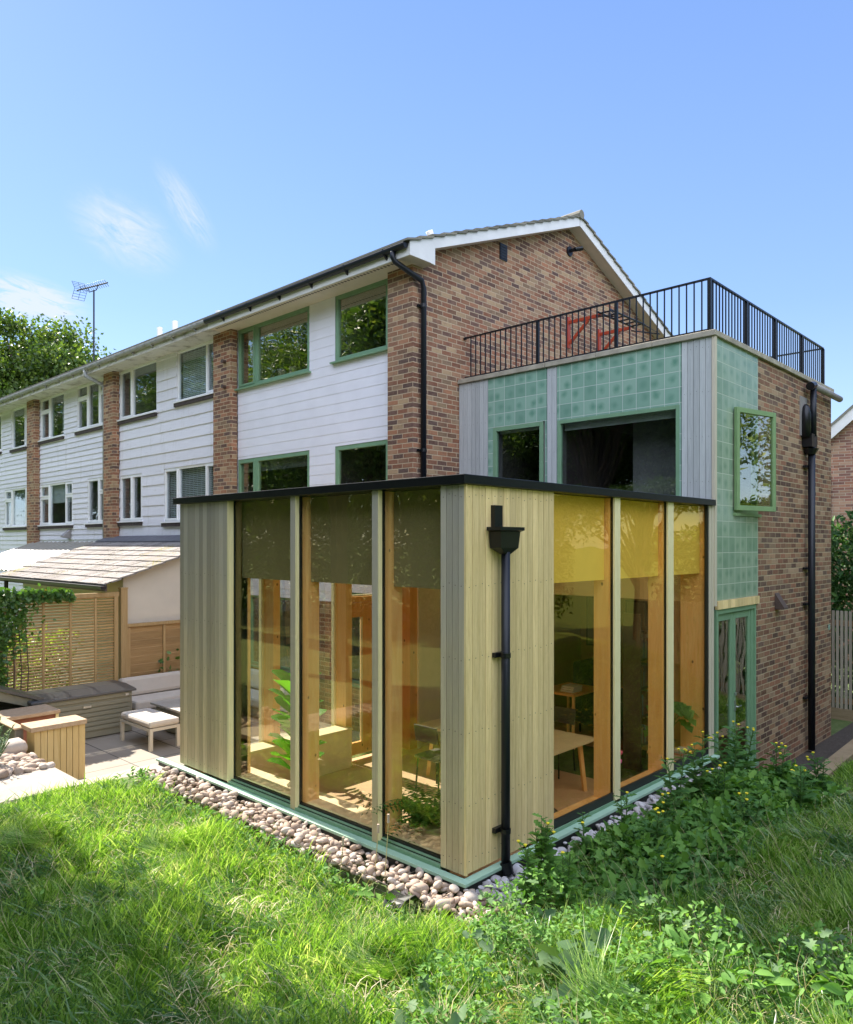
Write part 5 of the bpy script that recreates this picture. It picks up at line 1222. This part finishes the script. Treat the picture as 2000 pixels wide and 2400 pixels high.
gx, gy, D_ = gx[keep], gy[keep], D_[keep]
if len(gx) > 480000: gx, gy, D_ = gx[:480000], gy[:480000], D_[:480000]
print('blades', len(gx))
n = len(gx); gz = ground_z(gx, gy)-.01
tuft = np.clip(vnoise(gx, gy, 2.3, 5)+.25*vnoise(gx, gy, 7.1, 2), -1, 1)
L = rng.uniform(.06, .155, n)*(1+1.1*np.clip(tuft, -.45, 1)) * np.where(rng.random(n) < .06, 1.7, 1)
L *= np.where((gx > .1) & (gy > -2.2), .9, 1.0)
lean = rng.uniform(.2, 1.5, n); th = rng.uniform(0, 6.28, n); fl = vnoise(gx, gy, 1.9, 3)*5+2.2+rng.normal(0, .5, n)
A = np.stack([np.cos(th)*lean*.65+np.cos(fl)*.28, np.sin(th)*lean*.65+np.sin(fl)*.28, rng.uniform(.5, 1.1, n)], 1)
Nn = np.stack([np.cos(th+1.2), np.sin(th+1.2), np.zeros(n)], 1)
W = rng.uniform(.005, .0125, n)*(1+.06*D_)
V, F = scatter(T_BLADE, np.stack([gx, gy, gz], 1), A, Nn, L, W)
mesh_np('grass', V, tri_split(F), 'grass', kind='stuff', label='long lush meadow grass covering the garden lawn', cat='grass')
# coarser broad blades and flattened straw between the fine grass
n = 26000; sx = rng.uniform(-6, 5, n*3); sy = rng.uniform(-6, 5, n*3); k_, dd_ = in_view(sx, sy, 300); k_ &= grass_ok(sx, sy) & (vnoise(sx, sy, 2.9, 6) > -.15) & (rng.random(len(sx)) < np.clip(9/dd_**1.2, .1, 1)); sx, sy = sx[k_][:n], sy[k_][:n]; n = len(sx)
th = rng.uniform(0, 6.28, n); sp = rng.uniform(.4, 1.8, n); A = np.stack([np.cos(th)*sp, np.sin(th)*sp, np.ones(n)], 1)
V, F = scatter((T_BLADE[0]*np.array([1, 1, 1.8]), T_BLADE[1]), np.stack([sx, sy, ground_z(sx, sy)], 1), A, np.stack([-np.sin(th), np.cos(th), rng.normal(0, .5, n)], 1), rng.uniform(.10, .24, n), rng.uniform(.010, .019, n)); mesh_np('coarse_grass', V, tri_split(F), 'coarse', kind='stuff', label='broad coarse grass blades standing through the finer lawn grass', cat='grass')
n = 9000; sx = rng.uniform(-6, 5, n*3); sy = rng.uniform(-6, 5, n*3); k_, _ = in_view(sx, sy, 300); k_ &= grass_ok(sx, sy) & (vnoise(sx, sy, 4.1, 9) > .0); sx, sy = sx[k_][:n], sy[k_][:n]; n = len(sx)
th = rng.uniform(0, 6.28, n); A = np.stack([np.cos(th), np.sin(th), rng.uniform(.1, .7, n)], 1)
V, F = scatter(T_BLADE, np.stack([sx, sy, ground_z(sx, sy)+rng.uniform(.01, .07, n)], 1), A, np.tile([0, 0, 1.], (n, 1)), rng.uniform(.08, .20, n), rng.uniform(.004, .008, n)); mesh_np('dead_grass', V, tri_split(F), 'straw', kind='stuff', label='flattened dead straw blades lying in the lawn', cat='grass')
# dry stems and seed heads among the grass
n = 1500; sx = rng.uniform(-4.5, 3, n*4); sy = rng.uniform(-4, 4, n*4); k_, _ = in_view(sx, sy); k_ &= grass_ok(sx, sy); sx, sy = sx[k_][:n], sy[k_][:n]; n = len(sx)
th = rng.uniform(0, 6.28, n); A = np.stack([np.cos(th)*.5, np.sin(th)*.5, np.ones(n)], 1)
V, F = scatter(T_BLADE, np.stack([sx, sy, ground_z(sx, sy)], 1), A, np.stack([-np.sin(th), np.cos(th), 0*th], 1), rng.uniform(.25, .42, n), np.full(n, .0045)); mesh_np('dry_stems', V, tri_split(F), 'straw', kind='stuff', label='thin dry seed stems scattered through the long grass', cat='grass')

# ================================================================== WEEDS
def leafy(pts_fn, n, T, Lr, wr, up, mt, name, **k):
    P = pts_fn(n); n = len(P); A = rand_dirs(n, up, .6); L = rng.uniform(*Lr, n)
    Nn = rand_dirs(n, 1.6); V, F = scatter(T, P, A, Nn, L, L*wr); return mesh_np(name, V, tri_split(F), mt, kind='stuff', **k)
def under(n):
    x = rng.uniform(.2, 4.7, n*3); y = rng.uniform(-2.1, -.40, n*3)
    hgt = np.clip(.42*(1-((y+1.12)/.85)**2), 0, 1)*np.clip((5.4-x)/1.0, .3, 1)*(.6+.4*vnoise(x, y, 2.7, 4))*np.clip((x+.1)/1.2, .25, 1)
    k_ = (hgt > .03) & (rng.random(len(x)) < np.clip(.35+hgt*1.4, 0, 1)); x, y, hgt = x[k_][:n], y[k_][:n], hgt[k_][:n]
    return np.stack([x, y, np.maximum(ground_z(x, y), -.12)+hgt*rng.random(len(x))**.6], 1)
leafy(under, 11000, T_FOLD, (.04, .10), .55, .25, 'weed_dark', 'undergrowth', label='dense dark green weeds in the shade beside the golden glass', cat='weeds')
leafy(under, 3600, T_LOBE, (.08, .17), .62, .3, 'weed', 'undergrowth', label='broad lobed weed leaves mixed through the shaded undergrowth', cat='weeds')
def fore(n):
    out = []
    cl = [(-.55,-.85,.38,.40),(-.15,-.95,.40,.45),(-.95,-1.15,.5,.34),(-.6,-1.6,.45,.34),(-1.5,-1.2,.45,.26),(-.9,-2.2,.55,.36),(-.35,-2.35,.4,.4),(-.2,-1.9,.35,.34),(-2.0,-1.7,.5,.2),(-1.5,-2.3,.5,.26),(-.1,-3.0,.5,.3)]
    for (x, y, r, h) in cl:
        m_ = int(n*r*r/2.3); q = rng.normal(size=(m_, 2))*r*.45; xx, yy_ = x+q[:, 0], y+q[:, 1]; d2 = (q**2).sum(1)/(r*r)
        out.append(np.stack([xx, yy_, ground_z(xx, yy_)+.05+h*np.clip(1-d2, .1, 1)*rng.random(m_)**.6], 1))
    P = np.concatenate(out); return P[(P[:, 0] < -.5) | (P[:, 1] < -.62)]
leafy(fore, 4200, T_FOLD, (.03, .062), .55, .35, 'weed', 'ground_cover', label='sunlit leafy weeds tangled in the foreground grass', cat='weeds')
leafy(fore, 150, T_LOBE, (.07, .13), .75, .3, 'bramble', 'bramble_patch', label='pale green bramble leaves lying over the foreground grass', cat='brambles')
def lawn_weeds(n):
    x = rng.uniform(-4.5, 3, n*4); y = rng.uniform(-4.5, 4.8, n*4); k_, _ = in_view(x, y); k_ &= grass_ok(x, y) & (vnoise(x, y, 3.7, 8) > .25); x, y = x[k_][:n], y[k_][:n]
    return np.stack([x, y, ground_z(x, y)+rng.uniform(.02, .10, len(x))], 1)
leafy(lawn_weeds, 5200, T_FOLD, (.025, .055), .6, .5, 'weed', 'clover', label='small clover and weed leaves dotted through the lawn', cat='weeds')
def left_weeds(n):
    y = rng.uniform(.4, 5.0, n); x = -.60-np.abs(rng.normal(0, .16, n)); return np.stack([x, y, ground_z(x, y)+rng.uniform(.02, .16, n)], 1)
leafy(left_weeds, 1500, T_FOLD, (.04, .09), .5, .4, 'weed', 'edge_weeds', label='short weeds along the wire edge of the cobbles', cat='weeds')
def herb(x, y, h, label, lit=False, flowers=4, name='flowering_weed', seed=0, group='yellow flowered weeds', bend=0.):
    z0_ = max(float(ground_z(x, y)), -.13); t = thing(name, label, 'weed', (x, y, z0_), group)
    ns = rng.integers(2, 4); tips = []; mb = MB(); P = []; A = []; L = []
    for s_ in range(ns):
        a = rng.uniform(0, 6.28); sp = rng.uniform(.04, .16)*h; top = np.array([x+sp*math.cos(a)*1.4, y+sp*math.sin(a)*1.4, z0_+h*rng.uniform(.78, 1.0)])
        base = np.array([x+.02*math.cos(a), y+.02*math.sin(a), z0_]); mid = (base+top)/2+np.array([.02, .01, .02]); mb.tube([base, mid, top], [.009, .007, .003], 6); tips.append(top)
        m_ = int(15*h/.6)+5
        for i in range(m_):
            tt = (i+.6)/m_; c0 = base+(top-base)*tt; aa = i*2.4+s_; P.append(c0); A.append([math.cos(aa), math.sin(aa), .45-.5*tt*.3]); L.append((.20-.13*tt)*rng.uniform(.8, 1.25)*(h/.75+.25))
        for j in range(2):
            aa = rng.uniform(0, 6.28); q = top+np.array([math.cos(aa)*.07, math.sin(aa)*.07, rng.uniform(-.08, .03)]); mb.tube([base+(top-base)*.8, q], .003, 5); tips.append(q)
    mb.build('stem', 'stem', t)
    P, A, L = np.array(P), np.array(A, float), np.array(L); V, F = scatter(T_LOBE, P, A, np.tile([0, 0, 1.], (len(P), 1))+rng.normal(size=(len(P), 3))*.25, L, L*.48)
    mesh_np('leaves', V, tri_split(F), 'weed' if lit else 'weed_dark', t)  # shade is put into the colour: unlit weeds take the darker leaves
    for q in tips[:flowers]:
        f = MB().lathe(tuple(q), [(.005, -.012), (.012, -.002), (.017, .005), (.010, .010)], 9); f.build('flower', 'yellow', t)
HERBS = [(.52, -.50, .62, 'leafy weed hiding the foot of the black downpipe', True, 1), (.30, -.62, .78, 'pale leafy weed standing closest to the black downpipe', True, 2), (-.02, -.80, .70, 'tall sunlit leafy weed in front of the cladding corner', True, 2), (.05, -1.02, .62, 'bright weed just right of the tall sunlit one', True, 1),
 (1.05, -.62, .62, 'weed with one yellow flower against the mint sill, below the first golden pane', False, 1), (1.62, -.70, .72, 'dark jagged weed under the first pale mullion on the golden side', False, 1), (1.35, -1.15, .60, 'yellow flowered weed low in the middle of the shaded clump', False, 4),
 (2.1, -.95, .66, 'shaded weed in front of the shade grey cobbles by the second golden pane', False, 3), (2.75, -.72, .95, 'tall yellow flowered weed rising in front of the second pale mullion', False, 4), (3.1, -1.1, .72, 'bushy yellow flowered weed right of the second mullion', False, 5),
 (3.45, -.70, 1.0, 'tallest yellow flowered weed in front of the third golden pane', False, 5), (3.95, -.85, 1.02, 'tall weed with yellow flowers before the pale end trim', False, 5), (4.2, -1.3, .85, 'yellow flowered weed in front of the green side door', False, 5),
 (4.45, -.80, .95, 'tall thin weed with yellow tips in front of the brick corner', False, 3), (4.3, -1.75, .60, 'dark leafy weed at the right end of the clump near the stone edging', False, 3), (3.6, -1.75, .62, 'yellow flowered weed on the lawn side of the clump', False, 4),
 (2.4, -1.65, .55, 'low shaded weed with small yellow flowers facing the lawn', False, 3), (5.2, -3.1, .50, 'yellow flowered weed on the lawn beyond the pale stone strip', False, 2), (.75, -1.5, .45, 'low dark weed at the left end of the shaded clump', False, 1)]
for q in HERBS: herb(q[0], q[1], q[2]*(.9 if q[2] > .9 else .88), q[3], q[4], q[5])
# dock / large leafed clump in the sunlit foreground
def clump(x, y, h, r, n, T, Lr, wr, mt, name, label, cat, upv=.4):
    z0_ = float(ground_z(x, y)); t = thing(name, label, cat, (x, y, z0_)); a = rng.uniform(0, 6.28, n); rr = r*np.sqrt(rng.random(n)); hh = h*rng.uniform(.25, 1, n)*(1-.5*(rr/r)**2)
    P = np.stack([x+rr*np.cos(a), y+rr*np.sin(a), z0_+hh], 1); A = np.stack([np.cos(a), np.sin(a), rng.uniform(-.3, .9, n)*upv*2], 1); L = rng.uniform(*Lr, n)
    V, F = scatter(T, P, A, rand_dirs(n, 1.3), L, L*wr); mesh_np('leaves', V, tri_split(F), mt, t)
    mb = MB()
    for q in P[::2]: mb.tube([(x+(q[0]-x)*.3, y+(q[1]-y)*.3, z0_-.02), tuple(q)], .004, 5)
    mb.build('stems', 'stem', t)
clump(-.75, -2.55, .38, .42, 120, T_FOLD, (.07, .14), .55, 'weed', 'broad_leaf_clump', 'clump of big pale green leaves standing in the sunlit foreground right of centre', 'weed')
clump(-1.02, -1.95, .34, .28, 36, T_LOBE, (.12, .22), .7, 'bramble', 'broad_leaf_clump', 'smaller bramble like clump left of the big pale leaves', 'weed')
clump(-.35, -3.35, .30, .24, 50, T_FOLD, (.08, .15), .6, 'weed', 'broad_leaf_clump', 'yellow green leaf clump at the right edge of the sunlit grass', 'weed')
clump(-.72, .35, .30, .20, 26, T_LOBE, (.10, .20), .5, 'weed', 'broad_leaf_clump', 'small bright dandelion like clump beside the black membrane flap', 'weed')
# arching grass tussock
def tussock(x, y, h, n, mt, label):
    z0_ = float(ground_z(x, y)); a = rng.uniform(0, 6.28, n); r = .10*np.sqrt(rng.random(n)); sp = rng.uniform(.3, 1.2, n)
    A = np.stack([np.cos(a)*sp, np.sin(a)*sp, np.ones(n)], 1); V, F = scatter((T_BLADE[0]*np.array([1, 1, 2.2]), T_BLADE[1]), np.stack([x+r*np.cos(a), y+r*np.sin(a), np.full(n, z0_)], 1), A, np.stack([-np.sin(a), np.cos(a), np.zeros(n)], 1), h*rng.uniform(.6, 1.1, n), np.full(n, .010))
    mesh_np('grass_tussock', V, tri_split(F), mt, label=label, cat='grass clump')
tussock(-1.62, -.62, .38, 260, 'grass', 'arching clump of coarse grass in the foreground below the corner of the room')
tussock(-2.6, 3.0, .36, 420, 'grass', 'dark taller tuft of grass in the tree shade on the left lawn')
tussock(-1.7, 2.2, .30, 260, 'grass', 'tuft of long grass at the edge of the tree shadow')
tussock(-1.95, -1.75, .30, 110, 'straw', 'dry straw coloured grass clump low in the foreground centre')
tussock(-1.25, -2.35, .5, 300, 'grass', 'long leaning grass clump at the bottom right foreground')
for i, (x, y, h) in enumerate(((-.40, .62, .55), (-.36, .80, .40), (-.62, 1.0, .3))):
    t = thing('seed_head', ['tallest plantain seed head standing before the last left glass pane', 'second plantain seed head by the wire edge', 'short plantain seed head by the wire edge'][i], 'seed head', (x, y, -.12), 'plantain seed heads')
    MB().tube([(x, y, -.12), (x+.02, y-.03, -.12+h)], .004, 5).build('stalk', 'straw', t); MB().tube([(x+.02, y-.03, -.12+h), (x+.02, y-.03, -.04+h)], .012, 7).build('head', 'pebble', t)

# rosemary by the cobbles
x, y = -1.95, 6.75; t = thing('rosemary_bush', 'silvery rosemary bush at the left edge beside the cobbles', 'shrub', (x, y, -.02)); n = 60; P = []; A = []; L = []; mb = MB()
for i in range(n):
    a = rng.uniform(0, 6.28); sp = rng.uniform(.05, .42); top = np.array([x+sp*math.cos(a), y+sp*math.sin(a), rng.uniform(.3, .62)]); base = np.array([x+sp*.3*math.cos(a), y+sp*.3*math.sin(a), -.02]); mb.tube([base, top], .006, 5)
    for k in range(26): q = base+(top-base)*(.2+.8*k/26); aa = rng.uniform(0, 6.28); P.append(q); A.append([math.cos(aa), math.sin(aa), .8]); L.append(.055)
mb.build('stems', 'stem', t); P, A, L = np.array(P), np.array(A), np.array(L); V, F = scatter(T_DIAMOND, P, A, rand_dirs(len(P)), L, L*.22); mesh_np('needles', V, tri_split(F), 'rosemary', t)
# ivy on the screen
t = thing('ivy', 'ivy climbing over the left end of the slatted screen', 'ivy', (-.3, 10.75, -.5)); n = 3200
x = -.95+np.abs(rng.normal(0, .42, n)); z = 2.05-np.abs(rng.normal(0, .9, n))*(.55+.6*(x < -.4)); edge = rng.random(n) < .35
x = np.where(edge, rng.uniform(-.95, .75, n), x); z = np.where(edge, 2.03+rng.normal(0, .05, n)-np.clip((x+.2)*.03, 0, .1), z); k_ = (z > -.5) & (x < .8)
P = np.stack([x, 10.80-rng.uniform(0, .14, n), z], 1)[k_]; m_ = len(P); A = rand_dirs(m_, -.3); Nn = np.tile([0, -1., .25], (m_, 1))+rng.normal(size=(m_, 3))*.4; L = rng.uniform(.06, .12, m_)
V, F = scatter(T_LOBE, P, A, Nn, L, L*.85); mesh_np('leaves', V, tri_split(F), 'ivy', t)
mb = MB()
for i in range(8): q = -.9+i*.12; mb.tube([(q, 10.8, -.5), (q+.05, 10.8, .6), (q-.03, 10.8, 1.9)], .01, 5)
mb.build('stems', 'bark', t)
n = 14; P = np.stack([rng.uniform(2.5, 3.3, n), np.full(n, 10.78), rng.uniform(.2, .75, n)], 1); L = rng.uniform(.08, .14, n); V, F = scatter(T_LOBE, P, rand_dirs(n), np.tile([0, -1., .2], (n, 1)), L, L*.8); mesh_np('creeper_leaves', V, tri_split(F), 'ivy', label='few creeper leaves on the low brown fence behind the sofa', cat='creeper')

# ================================================================== TREES
def tree(x, y, h, rx, rz, nleaf, mt, label, name='broadleaf_tree', L=(.10, .2), z0_=-.6, seed=1, group=None, crown_z=None, nclump=46, trunk_r=.22, thin=1.0):
    r2 = np.random.default_rng(seed); cz = crown_z if crown_z else h-rz; t = thing(name, label, 'tree', (x, y, z0_), group)
    d = r2.normal(size=(nclump, 3)); d /= np.linalg.norm(d, axis=1, keepdims=True); rad = r2.random(nclump)**.45; C = d*rad[:, None]*np.array([rx, rx, rz])*.86; C[:, 2] = C[:, 2]*(1-.0)+0; C += np.array([x, y, cz])
    mb = MB(); mb.tube([(x, y, z0_), (x+.05, y, z0_+(cz-z0_)*.5), (x, y+.05, cz), (x, y, cz+rz*.7)], [trunk_r, trunk_r*.75, trunk_r*.5, trunk_r*.12], 9)
    for c in C[::1]:
        f = max(.15, min(.95, (c[2]-z0_)/(h-z0_)-.25)); b0 = np.array([x, y, z0_+(h-z0_)*f*.8]); mid = (b0+c)/2+np.array([0, 0, .12*rx]); mb.tube([b0, mid, c], [trunk_r*.28, trunk_r*.16, trunk_r*.05], 5)
    mb.build('trunk', 'bark', t)
    per = nleaf//nclump; P = []
    for c in C:
        s = rx*r2.uniform(.12, .23); q = np.clip(r2.normal(size=(per, 3)), -1.9, 1.9)*s*np.array([1, 1, .62]); P.append(c+q)
    P = np.concatenate(P); n = len(P); dd = r2.normal(size=(n, 3)); Ls = r2.uniform(*L, n); V, F = scatter(T_FOLD if nleaf < 30000 else T_DIAMOND, P, dd, r2.normal(size=(n, 3))+np.array([0, 0, .8]), Ls, Ls*.6)
    mesh_np('crown', V, tri_split(F), mt, t); return t
tree(9.3, 38, 15.4, 3.9, 4.9, 60000, 'tree_mid', 'big green tree rising behind the left end of the terrace roof', L=(.15, .30), seed=4, nclump=70, trunk_r=.35)
tree(-5.45, 13.4, 13.8, 3.3, 2.6, 46000, 'tree_leaf', 'garden tree off the left side whose shadow falls across the lawn', L=(.14, .26), seed=9, nclump=60, group='garden trees around the lawn')
tree(-5.6, 4.6, 11.4, 2.7, 2.5, 34000, 'tree_leaf', 'third garden tree off the left side shading the lawn corner', L=(.14, .24), seed=15, nclump=60, group='garden trees around the lawn')
tree(-5.5, 8.5, 11.6, 2.9, 2.6, 38000, 'tree_leaf', 'second garden tree off the left side shading the near lawn', L=(.14, .24), seed=12, nclump=60, group='garden trees around the lawn')
tr = tree(-13, 4, 10.5, 3.2, 4.6, 52000, 'tree_mid', 'leafy garden tree mirrored in the windows and amber glass', L=(.08, .15), seed=21, nclump=80, group='garden trees around the lawn')
k = 0
for (x, y, s) in ((-15, 10, 1.1), (-14, 17, 1.15), (-16, 25, 1.3), (-12, -3, 1.0), (-15, 34, 1.3), (-9.5, -9, .95), (-18, 0, 1.35), (-17, 13.5, 1.2), (-17, 20.5, 1.25), (-16, 30, 1.3), (-19, 6, 1.3), (-14, 42, 1.3), (-12, 50, 1.3), (-14, 59, 1.4), (-12, 69, 1.5), (-14, 80, 1.6), (-11, 95, 1.8), (4.5, -15.5, .95), (11.5, -12.5, 1.0), (-1.5, -14.5, .8), (18.5, -9, .85)):
    s *= 1.45
    c = copy_tree(tr); c.location = (x*1.12-1.5*(x < 0), y, -.6); c.scale = (s, s, s*rng.uniform(.9, 1.1)); c.rotation_euler = (0, 0, rng.uniform(0, 6.28)); k += 1
c = None
# garden boundary hedge behind the lawn (seen in reflections)
def hedge(name, x0, x1, y0, y1, z0_, z1_, n, mt, label, L=(.10, .2), **k):
    P = np.stack([rng.uniform(x0, x1, n), rng.uniform(y0, y1, n), z0_+(z1_-z0_)*rng.random(n)**.75], 1); P[:, 2] += .18*np.sin(P[:, 1]*2.1+P[:, 0])*((P[:, 2]-z0_)/(z1_-z0_))
    Ls = rng.uniform(*L, n); V, F = scatter(T_FOLD, P, rand_dirs(n, .3), rand_dirs(n, .8), Ls, Ls*.45); return mesh_np(name, V, tri_split(F), mt, label=label, cat='hedge', **k)
hedge('hedge', -12.2, -10.6, -12, 34, .2, 5.4, 110000, 'tree_leaf', 'leafy boundary hedge at the bottom of the garden mirrored in the left glass', (.12, .22))
hedge('hedge', -10, 20, -12.8, -11.4, .2, 4.6, 80000, 'tree_gold', 'golden leafy hedge beyond the right lawn mirrored in the amber glass', (.12, .22))
hedge('conifer_hedge', 13.4, 16.5, -5, 3.4, -.8, 3.5, 26000, 'conifer', 'feathery conifer hedge above the slatted fence at the right edge', (.10, .22))
hedge('neighbour_shrubs', -2.6, 1.3, 11.6, 13.5, -.6, 1.0, 4500, 'tree_gold', 'sunlit shrubs glimpsed through the gaps of the slatted screen', (.10, .2))
hedge('shrub', -3.6, -1.6, 10.2, 11.6, -.4, 2.0, 4500, 'ivy', 'leafy shrub at the left edge beside the ivy covered screen', (.10, .18))
mb = MB().obox((-1.7, 10.9, .6), (.7, 0, 0), (0, .02, 0), (0, 0, 1.15)); mb.build('timber_fence', 'slatwood', label='plain timber fence panel left of the ivy covered screen', cat='fence')
print('objects', len(bpy.data.objects))
